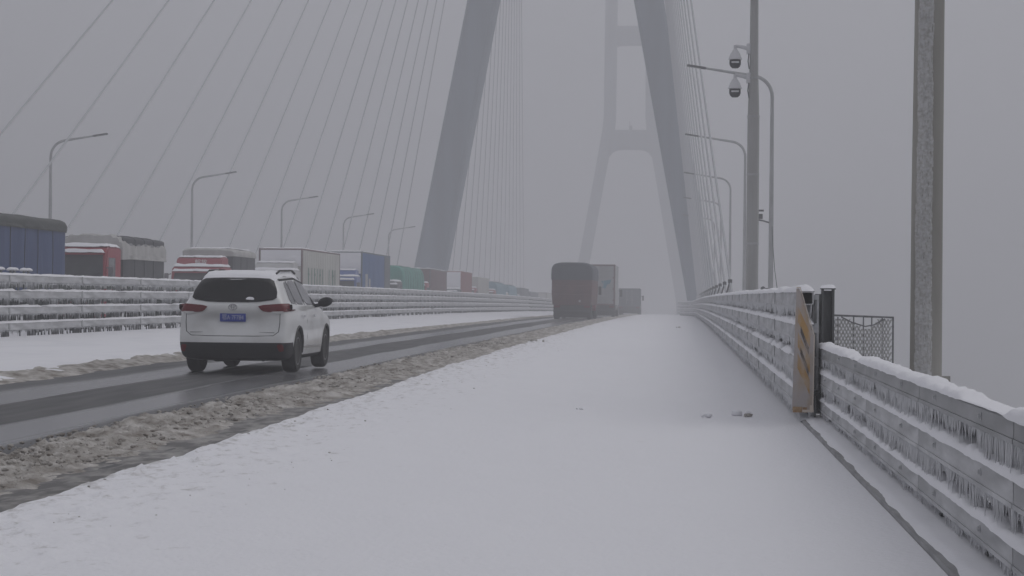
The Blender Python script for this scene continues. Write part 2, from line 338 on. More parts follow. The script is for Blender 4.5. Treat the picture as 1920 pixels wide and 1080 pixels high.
# loose clods on the ridge
ico = bmesh.new(); bmesh.ops.create_icosphere(ico, subdivisions=1, radius=1); IV = np.array([v.co[:] for v in ico.verts]); ico.faces.ensure_lookup_table(); ico.verts.index_update(); IF = [[v.index for v in f.verts] for f in ico.faces]; ico.free()
def clods(n, xfun, yfun, rmin, rmax, mat, name, label, flat=.65):
    mb = MB()
    for i in range(n):
        y = yfun(); x = xfun(y); r = rmin + (rmax - rmin) * rng.random() ** 3
        v = IV * (1 + .35 * (rng.random((len(IV), 1)) - .5)) * r * np.array([1, 1.25, flat])
        a = rng.random() * 6.28; c, s_ = math.cos(a), math.sin(a)
        v = np.stack([v[:, 0] * c - v[:, 1] * s_, v[:, 0] * s_ + v[:, 1] * c, v[:, 2]], -1) + np.array([x, y, zf(x, y) + rzoff(x, y)])
        mb.add(v, IF)
    return tag(mb.build(name, mat, ang=60), label, 'slush', kind='stuff')
def rzoff(x, y): return .055 if x < -4.9 else (.03 if x < -4.35 else .052)
clods(3800, lambda y: -5.82 + rng.random() * 1.05 + .02 * rng.normal(), lambda: 10 + 60 * rng.random() ** 1.7, .006, .034, 'slush', 'slush_clods', 'loose slush clods strewn along the crest of the brown ridge')
clods(200, lambda y: edge_right(y) + .15 + 1.5 * rng.random() ** 2, lambda: 12 + 60 * rng.random() ** 1.3, .004, .015, 'slush', 'slush_crumbs', 'small dirty crumbs thrown onto the edge of the clean snow', .5)

# left of the lane: thin slush edge, then a wide ploughed snow blanket up to the median barrier
ys = ysteps(6, 330, 0.12, 0.0035); xs = np.concatenate([np.arange(-15.75, -11, .22), np.arange(-11, -9.2, .05)])
X, Y = np.meshgrid(xs, ys, indexing='ij'); e = -9.95 + .22 * fbm(Y * .18, 8, 4, 41) + .10 * fbm(Y * 1.1, 3, 3, 42)
d = e - X
h = .12 * sst(0, 1.1, d) - .014 + (fbm(X * 3, Y * 1.4, 4, 43) * .035 * np.exp(-np.clip(d, 0, 9) / .8) + fbm(X * .5, Y * .2, 3, 44) * .03) * sst(0, .3, d) + .08 * sst(-14.2, -15.7, X)
tag(MB().grid(np.stack([X, Y, zr(X, Y) + h], -1)).build('lane_snow', 'snow', ang=180), 'wide snow blanket between the wet lane and the median barrier', 'snow', kind='stuff')
ys = ysteps(6, 220, 0.09, 0.003); xs = np.arange(-10.9, -9.3, .045); X, Y = np.meshgrid(xs, ys, indexing='ij')
e2 = -9.62 + .2 * fbm(Y * .22, 9, 4, 45); d = np.minimum(e2 - X, X + 10.75)
h = sst(0, .35, d) * (.035 + .07 * fbm(X * 4, Y * 1.8, 5, 46) + .02) * (1 - .5 * sst(60, 100, Y)) - .012
h = h + .035 * sst(-9.95, -10.4, X)
tag(MB().grid(np.stack([X, Y, zr(X, Y) + h], -1)).build('slush_edge', 'slush', ang=180), 'thin dirty slush edge along the far side of the lane', 'slush', kind='stuff')
# snow over the median and the other carriageway
ys = ysteps(2, 420, 1.0, 0.01); xs = np.arange(-33.3, -16.2, .6); X, Y = np.meshgrid(xs, ys, indexing='ij')
h = .05 + .04 * fbm(X * .8, Y * .3, 3, 47)
tag(MB().grid(np.stack([X, Y, zr(X, Y) + h], -1)).build('far_carriageway_snow', 'snow', ang=180), 'snow on the jammed far carriageway beyond the median', 'snow', kind='stuff')

# raised edge strip with its kerb (near section), snow lying on it
mb = MB(); ky = np.concatenate([np.arange(-6, 24.1, 1.0)])
for a, b in zip(ky[:-1], ky[1:]):
    z0, z1 = zf(1.48, a), zf(1.48, b)
    mb.add([(1.395, a, z0 - .1), (1.62, a, z0 - .1), (1.62, a, z0 + .088), (1.405, a, z0 + .088), (1.395, b, z1 - .1), (1.62, b, z1 - .1), (1.62, b, z1 + .088), (1.405, b, z1 + .088)],
           [(0, 3, 7, 4), (3, 2, 6, 7), (2, 1, 5, 6), (0, 1, 2, 3), (4, 7, 6, 5)])
struct(mb.build('kerb', 'kerb_concrete', smooth=False))
ys = ysteps(8.5, 24.2, 0.05, 0.003); xs = np.concatenate([np.arange(1.415, 2.0, .03), np.arange(2.0, 4.35, .12), [4.39]])
X, Y = np.meshgrid(xs, ys, indexing='ij')
h = .080 + .030 * sst(1.41, 1.50, X + .012 * fbm(Y * 2, 1, 3, 51)) + .010 * fbm(X * 2.5, Y * 1.6, 3, 52) - .10 * sst(4.2, 4.39, X) + .01 * sst(1.6, 1.9, X)
tag(MB().grid(np.stack([X, Y, zr(1.48, Y) + h], -1)).build('kerb_snow', 'snow', ang=180), 'snow lying on the raised kerb strip under the near guard rail', 'snow', kind='stuff')
ys = ysteps(24.2, 330, .3, .006); xs = np.concatenate([np.arange(1.45, 2.2, .08), np.arange(2.2, 4.35, .2), [4.39]]); X, Y = np.meshgrid(xs, ys, indexing='ij')
h = .07 + .03 * fbm(X * 2, Y * .8, 3, 53) - .09 * sst(4.2, 4.39, X)
tag(MB().grid(np.stack([X, Y, zr(1.48, Y) + h], -1)).build('edge_snow', 'snow', ang=180), 'snow on the bridge edge behind the tall four-rail barrier', 'snow', kind='stuff')

# ================================================================== GUARD BARRIERS
def ribbon_snow(ys, xf, zt, x_w, seed, th=.045, over=.012):
    """snow lying on a rail top, uneven along its length"""
    us = np.array([-.5, -.47, -.38, -.2, 0, .2, .38, .47, .5]); prof = np.array([-.25, .35, .8, .97, 1, .97, .8, .35, -.25])
    Yg, U = np.meshgrid(ys, us, indexing='ij')
    t = th * (1 + .45 * fbm(Yg * 1.7, U * .3, 3, seed) + .45 * fbm(Yg * 7, U * 2.5, 3, seed + 3))
    tp = sst(0, .10, Yg - ys[0]) * sst(0, .10, ys[-1] - Yg)
    gaps = tp * np.clip(1 - 1.4 * sst(.42, .62, fbm(Yg * .55, seed * 1.0, 3, seed + 6)), .15, 1)
    w_ = x_w + over * 2 * (1 + .8 * fbm(Yg * 2.4, 9., 2, seed + 8))
    return np.stack([xf(Yg) + x_w / 2 + U * w_, Yg, zt(Yg) + t * prof * gaps], -1)
def icicles(mb, n, y0, y1, xfun, zbase, lmax, seed, r=.010, sides=5, bias=1.0, ygam=1.0):
    ys_ = y0 + (y1 - y0) * rng.random(n) ** ygam
    cl = .45 + .55 * fbm(ys_ * 1.3, seed * 1.7, 3, seed) + .35 * fbm(ys_ * 9, seed * .7, 2, seed + 1)
    for y, c in zip(ys_, cl):
        L = lmax * min(1, max(.12, c * bias + .25 * rng.normal())) ; x = xfun(y); z = zbase(y)
        rr = r * (.55 + .8 * rng.random()); dx, dy = .006 * rng.normal(), .006 * rng.normal()
        ring = lambda q, f, zz: [(x + dx * f + q * math.cos(6.283 * k / sides), y + dy * f + q * math.sin(6.283 * k / sides), zz) for k in range(sides)]
        v = ring(rr, 0, z + .012) + ring(rr * .62, .6, z - L * .5) + [(x + dx, y + dy, z - L)]
        f = [(k, (k + 1) % sides, sides + (k + 1) % sides, sides + k) for k in range(sides)] + [(sides + k, sides + (k + 1) % sides, 2 * sides) for k in range(sides)]
        mb.add(v, f)
def curtain(ys, xf, zbase, depth, seed, var=.45):
    """frozen run-off sheet with a ragged lower edge"""
    dd = depth * np.clip(1 + var * fbm(ys * 3.1, 1., 4, seed, .7) + .35 * fbm(ys * 14, 2., 2, seed + 2), .15, 1.6)
    vs_ = np.linspace(0, 1, 5)
    Yg, V = np.meshgrid(ys, vs_, indexing='ij')
    Xg = xf(Yg) + .012 * fbm(Yg * 9, V * 1.2, 3, seed + 4) + .012 * V
    return np.stack([Xg, Yg, zbase(Yg) + .01 - dd[:, None] * V], -1)
def rail_mesh(L, hgt, dep, lip=True):
    mb = MB(); c = .014; t = .012
    # hollow box rail: outer skin with chamfered edges, open ends
    prof = [(0, c), (c, 0), (dep - c, 0), (dep, c), (dep, hgt - c), (dep - c, hgt), (c, hgt), (0, hgt - c)]
    inn = [(t + (dep - 2 * t) * x / dep, t + (hgt - 2 * t) * z / hgt) for x, z in prof]
    n = 8; vs_ = [(x, y, z - hgt) for y in (0, L) for x, z in prof] + [(x, y, z - hgt) for y in (0, L) for x, z in inn]
    fs = [(i, (i + 1) % n, n + (i + 1) % n, n + i) for i in range(n)]
    fs += [(16 + i, 24 + i, 24 + (i + 1) % n, 16 + (i + 1) % n) for i in range(n)]
    fs += [(i, 16 + i, 16 + (i + 1) % n, (i + 1) % n) for i in range(n)] + [(8 + i, 8 + (i + 1) % n, 24 + (i + 1) % n, 24 + i) for i in range(n)]
    mb.add(vs_, fs)
    if lip: mb.box(-.006, .012, .004, L - .004, -hgt - .012, -hgt + .012)
    return mb
def slope(Y): return -Y / 30000.0
# --- near barrier: three rails
BX = 1.62
nb = thing('guard_barrier', 'low three-rail steel guard barrier hung with icicles beside the near kerb', 'guard barrier', (BX, 8, 0))
NT = (0.915, 0.625, 0.31); NH = (.115, .14, .12); ND = (.15, .19, .15)
nz0 = lambda Y: zr(1.48, Y)
segs = [(6.3, 10.25), (10.27, 14.25), (14.27, 18.25), (18.27, 22.25), (22.27, 25.0)]
for k in range(3):
    for a, b in segs:
        gap_me = MB().box(ND[k] + .012, ND[k] + .03, .05, b - a - .05, -NH[k] - .17 if k < 2 else -NH[k] - .05, -NH[k] + .05).mesh('added_gap_strip', 'gap_strip_dark', False)  # invented strip, added behind each rail gap so the slots look dark
        o = rail_mesh(b - a, NH[k], ND[k]).build('rail', 'steel' if k == 0 else 'frost_steel', nb, ang=25)
        o.location = (0, a - 8, float(nz0(a)) + NT[k])
        inst('added_gap_strip', gap_me, o)
        sl = MB().box(.014, ND[k] - .014, -.14, .14, -NH[k] + .014, -.014).build('splice', 'dark_steel', o, smooth=False); sl.location = (0, b - a, 0)
    ys = np.arange(6.3, 25.01, .035)
    r = ribbon_snow(ys, lambda Y: 0 * Y, lambda Y: nz0(Y) + NT[k], ND[k], 60 + 11 * k, (.042, .042, .04)[k]); r[:, :, 1] -= 8
    MB().grid(r).build('rail_snow', 'rail_snow', nb, ang=180, kind='stuff')
    mb = MB()
    zb = lambda y, k=k: float(nz0(y + 8)) + NT[k] - NH[k]
    lm = (.20, .21, .10)[k]
    icicles(mb, 1150, .2, 16.3, lambda y: .006 + .012 * rng.random(), zb, lm, 70 + k, .0085, bias=.95, ygam=1.4)
    icicles(mb, 900, .2, 16.3, lambda y, k=k: ND[k] - .02 + .015 * rng.random(), zb, lm * 1.15, 80 + k, .011, bias=1.1, ygam=1.4)
    mb.build('icicles', 'ice', nb, ang=50, kind='stuff')
    ys = np.arange(6.3, 25.0, .02)
    c = curtain(ys, lambda Y, k=k: 0 * Y + ND[k] * .55, lambda Y, k=k: nz0(Y) + NT[k] - NH[k], (.085, .075, .02)[k], 90 + k, .8); c[:, :, 1] -= 8
    MB().grid(c).build('ice_curtain', 'ice_sheet', nb, ang=180, kind='stuff')
pm = MB()
pm.box(.21, .225, -.055, .055, .02, .87).box(.28, .295, -.055, .055, .02, .84).box(.225, .28, -.006, .006, .02, .84).box(.12, .40, -.1, .1, .06, .085)
pm.prism([(.02, .52), (.21, .66), (.21, .36), (.12, .2), (.10, .3)], 'y', -.010, .010); pm.prism([(.03, .78), (.21, .80), (.21, .62), (.06, .62)], 'y', -.008, .008)
pm.box(.15, .21, -.04, .04, .17, .27).box(.19, .21, -.04, .04, .80, .9)
post_me = pm.mesh('post', 'frost_steel', False)
bolt_me = MB().lathe([(.020, 0), (.020, -.004), (.013, -.006), (.013, -.016), (.006, -.02)], n=8, axis='x').mesh('bolt', 'frost_steel', False)
foot_me = MB().box(-.02, .1, -.05, .05, .085, .10).tube([(.03, 0, .085), (.03, 0, .2)], .012, 6).mesh('base_plate', 'dark_steel', False)
for i in range(9):
    y = 7.35 + 2 * i; o = inst('post', post_me, nb, (0, y - 8, float(nz0(y)) + .0))
    inst('base_plate', foot_me, o, (.05, 0, .03))
    for k in range(3): inst('bolt', bolt_me, o, (-.001, 0, NT[k] - NH[k] * .45))

# --- tall four-rail barriers
T4 = (1.56, 1.18, .80, .42); H4, D4 = .155, .165
def bx_right(Y): return 1.36 - 1.62 * sst(208, 241, Y) + 1.62 * sst(250, 290, Y)
def four_rail(root, xf, z0f, sgn, y0, y1, ymid, yice, seed, curt, nice, sth=.055):
    """sgn=+1: rails face -X side open to traffic at xf, posts behind at +X; sgn=-1 mirrored. rails to ymid are single pieces"""
    me6 = rail_mesh(5.985, H4, D4).mesh('rail', 'frost_steel', ang=25)
    pmm = MB().box(.24, .26, -.07, .07, -.05, 1.5).box(.36, .38, -.07, .07, -.05, 1.46).box(.26, .36, -.006, .006, -.05, 1.46)
    for t in T4: pmm.box(D4 - .005, .24, -.05, .05, t - H4 + .03, t - .03)
    pme = pmm.mesh('post', 'dark_steel' if sgn > 0 else 'frost_steel', False)
    cl = MB().box(-.012, D4 + .01, -.045, .045, -H4 - .012, .006, ).mesh('rail_joint', 'steel', False)
    S = (sgn, 1, 1)
    gap_me6 = MB().box(D4 + .02, D4 + .04, .05, 5.93, -H4 - .21, -H4 + .06).mesh('added_gap_strip', 'gap_strip_dark', False)  # added run of dark strip shading the gaps, after plates at the barrier end
    ox = xf(np.array(0.)) if callable(xf) else xf
    def place(o, y, dz=0.0): o.location = (float(xf(np.array(y))), y, float(z0f(y)) + dz)
    y = y0
    rest = MB(); restp = MB()
    while y < y1:
        if y < ymid:
            for t in T4:
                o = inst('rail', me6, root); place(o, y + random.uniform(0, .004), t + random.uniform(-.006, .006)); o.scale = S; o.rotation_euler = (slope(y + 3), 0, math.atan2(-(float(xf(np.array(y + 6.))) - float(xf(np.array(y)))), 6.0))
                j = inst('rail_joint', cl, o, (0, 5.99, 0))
                if sgn > 0: inst('added_gap_strip', gap_me6, o)
            for q in range(3):
                o = inst('post', pme, root); place(o, y + (1.6 if y == y0 and q == 0 else .6 + 2 * q)); o.scale = S
        else:
            for t in T4:
                xa, xb = float(xf(np.array(y))), float(xf(np.array(y + 6.))); za, zb = float(z0f(y)) + t, float(z0f(y + 6)) + t
                D = D4 * sgn
                rest.add([(xa, y, za - H4), (xa + D, y, za - H4), (xa + D, y, za), (xa, y, za), (xb, y + 6, zb - H4), (xb + D, y + 6, zb - H4), (xb + D, y + 6, zb), (xb, y + 6, zb)],
                         [(0, 3, 7, 4), (3, 2, 6, 7), (2, 1, 5, 6), (1, 0, 4, 5)])
            for q in range(3):
                yy = y + .6 + 2 * q; xx = float(xf(np.array(yy))); restp.box(min(xx + .24 * sgn, xx + .38 * sgn), max(xx + .24 * sgn, xx + .38 * sgn), yy - .05, yy + .05, float(z0f(yy)) - .05, float(z0f(yy)) + 1.5)
        y += 6
    rest.build('far_rails', 'frost_steel', root, smooth=False, kind='stuff'); restp.build('far_posts', 'dark_steel', root, smooth=False, kind='stuff')
    for k, t in enumerate(T4):
        ys = ysteps(y0, y1, .06, .0022)
        A = ribbon_snow(ys, lambda Y: xf(Y) - (D4 if sgn < 0 else 0), lambda Y: z0f(Y) + t, D4, seed + 13 * k, sth)
        MB().grid(A).build('rail_snow', 'rail_snow', root, ang=180, kind='stuff')
        ys = ysteps(y0, min(y1, 260), .03, .0012)
        A = curtain(ys, lambda Y: xf(Y) + sgn * .045, lambda Y: z0f(Y) + t - H4, curt[k], seed + 40 + k, .5)
        MB().grid(A).build('ice_curtain', 'ice_sheet', root, ang=180, kind='stuff')
        mb = MB(); n = nice
        icicles(mb, n, max(y0, 40 if sgn < 0 else 0), yice, lambda y: float(xf(np.array(y))) + sgn * (.01 + .13 * (rng.random() < .4)), lambda y: float(z0f(y)) + t - H4, .2, seed + 60 + k, .012, 4, .9, 1.5)
        mb.build('icicles', 'ice', root, ang=50, kind='stuff')
rb = thing('guard_barrier', 'tall four-rail steel guard barrier under snow running along the right shoulder to the tower', 'guard barrier')
four_rail(rb, bx_right, lambda Y: zr(1.48, Y), 1, 24.0, 400, 222, 85, 200, (.13, .125, .115, .09), 1900)
MEDZ = lambda Y: zr(-15.8, Y) + .10
lb = thing('guard_barrier', 'long four-rail median barrier coated in ice behind the white car', 'guard barrier')
four_rail(lb, lambda Y: -15.78 + 0 * np.asarray(Y, float), MEDZ, -1, 12.0, 400, 222, 120, 400, (.07, .06, .05, .05), 1700, .04)
# end post of the tall barrier
ep = MB().box(.235, .26, -.01, .16, -.1, 1.585).box(.36, .385, -.01, .16, -.1, 1.585).box(.26, .36, .12, .135, -.1, 1.57).box(.225, .395, -.03, .17, 1.585, 1.60)
ep.box(.16, .235, .02, .1, 1.43, 1.53).box(.16, .235, .02, .1, 1.05, 1.15)
MB().box(.165, .235, .04, .08, .42, 1.52).box(.165, .235, .03, .1, .7, .78).build('end_bracket', 'frost_steel', rb, smooth=False).location = (1.36, 24.1, zf(1.48, 24.1))
o = ep.build('end_post', 'dark_steel', rb, smooth=False); o.location = (1.455, 25.08, zf(1.48, 25.08)); o['label'] = 'dark unfrosted steel end post of the tall barrier'
mb = MB().tube([(.40, .05, 1.0), (.43, .05, 1.0)], .02, 6).tube([(.40, .05, .75), (.43, .05, .75)], .02, 6); mb.build('bolt', 'steel', o, smooth=False)
A = ribbon_snow(np.arange(-.03, .172, .02), lambda Y: 0 * Y + .225, lambda Y: 0 * Y + 1.6, .17, 77, .04); MB().grid(A).build('snow_cap', 'rail_snow', o, ang=180, kind='stuff')
# second median barrier seen from behind (only its upper part shows through)
ob = thing('guard_barrier', 'median barrier of the far carriageway half hidden behind the icy front rails', 'guard barrier')
obx = lambda Y: -17.35 + 0 * np.asarray(Y, float)
me12 = rail_mesh(11.98, H4, D4).mesh('rail', 'frost_steel', ang=25)
for i in range(31):
    y = 6 + 12 * i
    for t in T4[:3]:
        inst('rail', me12, ob, (-17.35, y, zf(-17.35, y) + t - .02), (slope(y + 6), 0, 0))
    if y < 220:
        for q in range(6): inst('post', bpy.data.meshes['post'], ob, (-17.05, y + 2 * q + 1, zf(-17.05, y + 2 * q) + .4))
for t in T4[:3]:
    A = ribbon_snow(ysteps(6, 370, .2, .004), obx, lambda Y: zr(-17.35, Y) + t - .02, D4, 510, .05); MB().grid(A).build('rail_snow', 'rail_snow', ob, ang=180, kind='stuff')
# anti-glare plates standing in the median between both barriers
ag = thing('anti_glare_screen', 'row of narrow green anti-glare plates behind the median rails', 'screen')
pl = MB().box(-.012, .012, -.10, .10, 0, 1.28, .008).tube([(.03, 0, -.1), (.03, 0, .5)], .02, 6).mesh('plate', 'screen_green', False)
capm = MB().lathe([(.02, -.03), (.105, -.012), (.115, .012), (.09, .045), (.04, .064), (.0, .068)], n=12).mesh('snow_cap', 'rail_snow')
y = 43.0; i = 0
while y < 128 and i < 290:
    if (i % 9) not in (4,) and rng.random() > .06:
        o = inst('plate', pl, ag, (-16.55 + random.uniform(-.03, .03), y, zf(-16.5, y) + .22 + random.uniform(-.03, .02)), (random.uniform(-.03, .03), random.uniform(-.03, .03), random.uniform(-.15, .15)))
    if y < 52 and i % 9 in (1, 2, 5, 6, 7):
        c = inst('snow_cap', capm, o, (0, 0, 1.46)); o.location.z = zf(-16.5, y) + .50; c.location.z = 1.29
        c.scale = (1, 1.0, 1)
    y += .268 + random.uniform(-.012, .012); i += 1

# --- hazard board on the barrier end
hb = thing('hazard_board', 'leaning frosted hazard board with slanted top on the tall barrier end', 'warning board', (1.305, 23.75, 0.22), 0)
out = [(-.03, -.02), (.198, -.02), (.203, .82), (.035, 1.36), (.002, 1.36)]
b0 = MB().prism(out, 'y', -.008, .008).build('panel', 'board_face', hb, smooth=False)
hb.rotation_euler = (R(-1.5), R(0.3), R(-4))
mb = MB().prism([(.208, .82), (.04, 1.365), (.002, 1.366), (.002, 1.376), (.048, 1.376), (.218, .822)], 'y', -.016, .012).prism([(.198, -.02), (.211, -.02), (.215, .82), (.203, .82)], 'y', -.012, .012)
mb.build('ice_edge', 'board_edge', hb, smooth=False)
def stripe(mat, z0, u0, u1, rise, th):
    u0_, u1_ = u0, u1
    return MB().prism([(u0, z0), (u1, z0 - rise), (u1, z0 - rise + th), (u0, z0 + th)], 'y', -.0125, -.009).build('stripe', mat, hb, smooth=False)
for z0 in (.98, .70, .46): stripe('board_yellow', z0, .025, .165, .30, .17)
for z0 in (.86, .62): stripe('board_black', z0, .055, .15, .25, .085)
MB().box(-.02, .085, -.02, .015, -.045, .02, .006).box(.09, .14, -.02, .015, -.045, .015, .006).build('rusty_bracket', 'rust', hb)
MB().box(.085, .215, -.025, .03, -.04, -.012).box(.17, .212, -.02, .06, -.03, .04).build('clamp', 'board_edge', hb, smooth=False)
# ================================================================== TOWERS AND CABLES
XC = -13.7
def leg_quad(half_o, wid, z, dep, s):
    xo = XC + s * half_o; xi = XC + s * (half_o - wid)
    a, b = min(xo, xi), max(xo, xi); c = .35
    return [(a + c, -dep, z), (b - c, -dep, z), (b, -dep + c, z), (b, dep - c, z), (b - c, dep, z), (a + c, dep, z), (a, dep - c, z), (a, -dep + c, z)]
LEV = [(-40, 13.6, 4.8, 3.2), (-6, 19.1, 3.8, 2.7), (0, 18.4, 3.6, 2.6), (36, 11.55, 3.45, 2.4), (44, 10.1, 3.6, 2.4), (50, 9.0, 3.9, 2.4), (54, 8.6, 3.9, 2.4), (105, 8.2, 3.8, 2.3)]
def tower(label, Y, zb):
    t = thing('bridge_tower', label, 'bridge tower', (0, Y, zb), 0, 'towers of the cable-stayed bridge')
    for s in (-1, 1):
        mb = MB(); vs_ = []; n = 8
        for z, ho, wd, dp in LEV: vs_ += leg_quad(ho, wd, z, dp, s)
        fs = [(i * n + k, i * n + (k + 1) % n, (i + 1) * n + (k + 1) % n, (i + 1) * n + k) for i in range(len(LEV) - 1) for k in range(n)]
        fs += [tuple(range(n)), tuple(range((len(LEV) - 1) * n, len(LEV) * n))]
        mb.add(vs_, fs).build('leg', 'tower_concrete', t, smooth=False)
    def beam(z0, z1, hw, dp, arch, nm):
        poly = [(XC - hw, z1), (XC + hw, z1), (XC + hw, z0 - arch)]
        for k in range(1, 12):
            u = 1 - 2 * k / 12; poly.append((XC + hw * u, z0 - arch * abs(u) ** 5))
        poly.append((XC - hw, z0 - arch))
        return MB().prism(poly, 'y', -dp, dp).build(nm, 'tower_concrete', t, smooth=False)
    b = beam(44.5, 50.2, 6.9, 2.1, 2.2, 'lower_crossbeam')
    MB().box(XC - .5, XC + .5, -.4, .4, 50.2, 51.6).tube([(XC - .3, 0, 51.6), (XC - .3, 0, 53)], .12, 6).build('beacon_box', 'dark_steel', b, smooth=False)
    beam(75.5, 81, 5.2, 1.9, .8, 'upper_crossbeam'); beam(99, 104, 5.0, 1.9, .6, 'top_crossbeam'); 
    MB().box(XC - 15.5, XC + 15.5, -3, 3, -9.5, -4.4).build('deck_crossbeam', 'tower_concrete', t, smooth=False)
    return t
TY, TY2 = 245.0, 618.0
tower('nearer concrete bridge tower whose two legs straddle the carriageways', TY, float(crest(TY)) + .5)
ft = tower('distant bridge tower fading into the fog with both crossbeams in view', TY2, float(crest(TY2)) + 6.2)
ft.scale = (.93, 1, 1); ft.location.x = XC * .07 - 1.3
def cable(y, side, ty, tz0, idx):
    xd = 2.15 if side > 0 else -31.9; d = abs(ty - y)
    z0 = zf(xd, y) - .05; zt = tz0 + 80 + .085 * d
    xt = XC + side * 6.4
    where = 'right shoulder' if side > 0 else 'far left edge'
    span = 'side span' if y < ty else 'main span'
    fan = 'fan of cables on the right' if side > 0 else 'fan of cables on the left'
    t = thing('stay_cable', '', 'stay cable', (xd, y, z0), 0, f'stay cables of the {span}, {fan}')
    p0 = Vector((0, 0, .0)); p1 = Vector((xt - xd, ty + (-2.5 if y < ty else 2.5) - y, zt - z0)); dirv = (p1 - p0).normalized()
    sag = 0.6 * d / 170; pts = []
    for k in range(13):
        u = k / 12; q = p0.lerp(p1, u); q.z -= 4 * sag * u * (1 - u); pts.append(q)
    MB().tube(pts, .052 if y < 160 else .062, 8 if y < 180 else 5).build('strand', 'cable', t)
    if y < 235:
        MB().tube([p0 - dirv * .2, p0 + dirv * 1.1, p0 + dirv * 2.3, p0 + dirv * 2.45], [.17, .17, .14, .085], 10).build('anchor_tube', 'galv', t)
    if side > 0 and y < 235:
        c = p0 + dirv * (2.15 / dirv.z)
        for sx in (1,):
            MB().tube([c + Vector((0, 0, .1)), c + Vector((-sx * .34, -.3, -1.1))], .038, 6).build('damper', 'damper', t)
        MB().box(c.x - .10, c.x + .06, c.y - .06, c.y + .06, c.z - .04, c.z + .10).build('damper_clamp', 'damper', t, smooth=False)
    return t
ORD = ['first', 'second', 'third', 'fourth', 'fifth', 'sixth', 'seventh', 'eighth', 'ninth', 'tenth', 'eleventh', 'twelfth', 'thirteenth', 'fourteenth', 'fifteenth', 'sixteenth', 'seventeenth', 'eighteenth']
for side in (-1, 1):
    nm = 'left' if side < 0 else 'right'
    for i in range(16):
        c = cable(76.6 + 10 * i, side, TY, float(crest(TY)) + .5, i)
        c['label'] = f'{ORD[i]} stay cable from the camera in the {nm} fan before the nearer tower'
    for i in range(17):
        c = cable(266 + 10 * i, side, TY, float(crest(TY)) + .5, i)
        c['label'] = f'{ORD[i]} stay cable past the nearer tower in the {nm} main-span fan'

# ================================================================== POLES
def lamp(x, y, side, label, ph=8.6, L=1.55):
    t = thing('street_lamp', label, 'street lamp', (x, y, zf(max(x, -33), y) if x > 0 else float(zr(-32.8, y))), 0, 'bridge street lamps')
    s = -side                                             # arm reaches over the road
    MB().tube([(0, 0, 0), (0, 0, 4.5), (0, 0, ph)], [.115, .095, .072], 10).build('pole', 'galv', t)
    pts = []
    for k in range(9):
        a = k / 8 * (math.pi / 2 - R(9)); pts.append((s * .85 * (1 - math.cos(a)), 0, ph + .85 * math.sin(a)))
    ex, _, ez = pts[-1]
    pts.append((ex + s * L * math.cos(R(9)), 0, ez + L * math.sin(R(9))))
    MB().tube(pts, [.07] * 9 + [.045], 8).build('arm', 'galv', t)
    hx, _, hz = pts[-1]
    h = MB().box(0, .78, -.12, .12, -.045, .045, .03).build('lamp_head', 'dark_steel', t); h.location = (hx, 0, hz); h.rotation_euler = (0, -R(9) if s > 0 else R(180 + 9), 0)
    MB().box(.22, .72, -.09, .09, -.055, -.044).build('lens', 'lens_white', h, smooth=False) if s > 0 else MB().box(.22, .72, -.09, .09, .044, .055).build('lens', 'lens_white', h, smooth=False)
    MB().box(-.2, .2, -.2, .2, 0, .03).box(-.13, .13, -.02, .02, .03, .25).box(-.02, .02, -.13, .13, .03, .25).build('base_plate', 'galv', t, smooth=False)
    return t
LL = ['tall street lamp rising behind the blue tarpaulin truck and the checked load', 'street lamp standing behind the white car roof on the far edge', 'street lamp standing behind the white box truck', 'street lamp beyond the green tarpaulin truck', 'faint street lamp just before the left tower leg', 'faintest left street lamp behind the tower leg']
for i in range(6): lamp(-32.9, 106.6 + 31.7 * i, -1, LL[i])
RL = ['nearest street lamp right behind the camera mast', 'second street lamp on the right, between cables and camera mast', 'third street lamp on the right among the cables', 'fourth small street lamp on the right among the cables', 'fifth tiny street lamp on the right among the cables']
rl = [lamp(3.62, y, 1, l, 9.6, 1.95) for y, l in zip((84, 118.5, 153, 188, 223), RL)]
# extras on the nearest right lamp
t = rl[0]
MB().tube([(-.07, 0, 4.55), (-.3, 0, 4.62), (-.5, 0, 4.66)], .035, 6).box(-.56, -.34, -.1, .1, 4.7, 4.9, .02).box(-.54, -.3, -.08, .08, 5.0, 5.07).build('camera_bracket', 'dark_steel', t)
MB().tube([(-.05, 0, 1.9), (-.22, 0, 1.9)], .03, 6).lathe([(.03, -.05), (.09, -.04), (.1, .02), (.07, .05), (.0, .07)], (-.3, -.02, 1.9), 12, 'y').build('spot_lamp', 'dark_steel', t)
MB().tube([(.03, -.08, 4.4), (.09, -.09, 3.4), (.16, -.08, 2.6), (.26, -.05, 1.9), (.22, -.05, 1.2), (.12, -.05, .7)], .014, 5).build('loose_wire', 'damper', t)

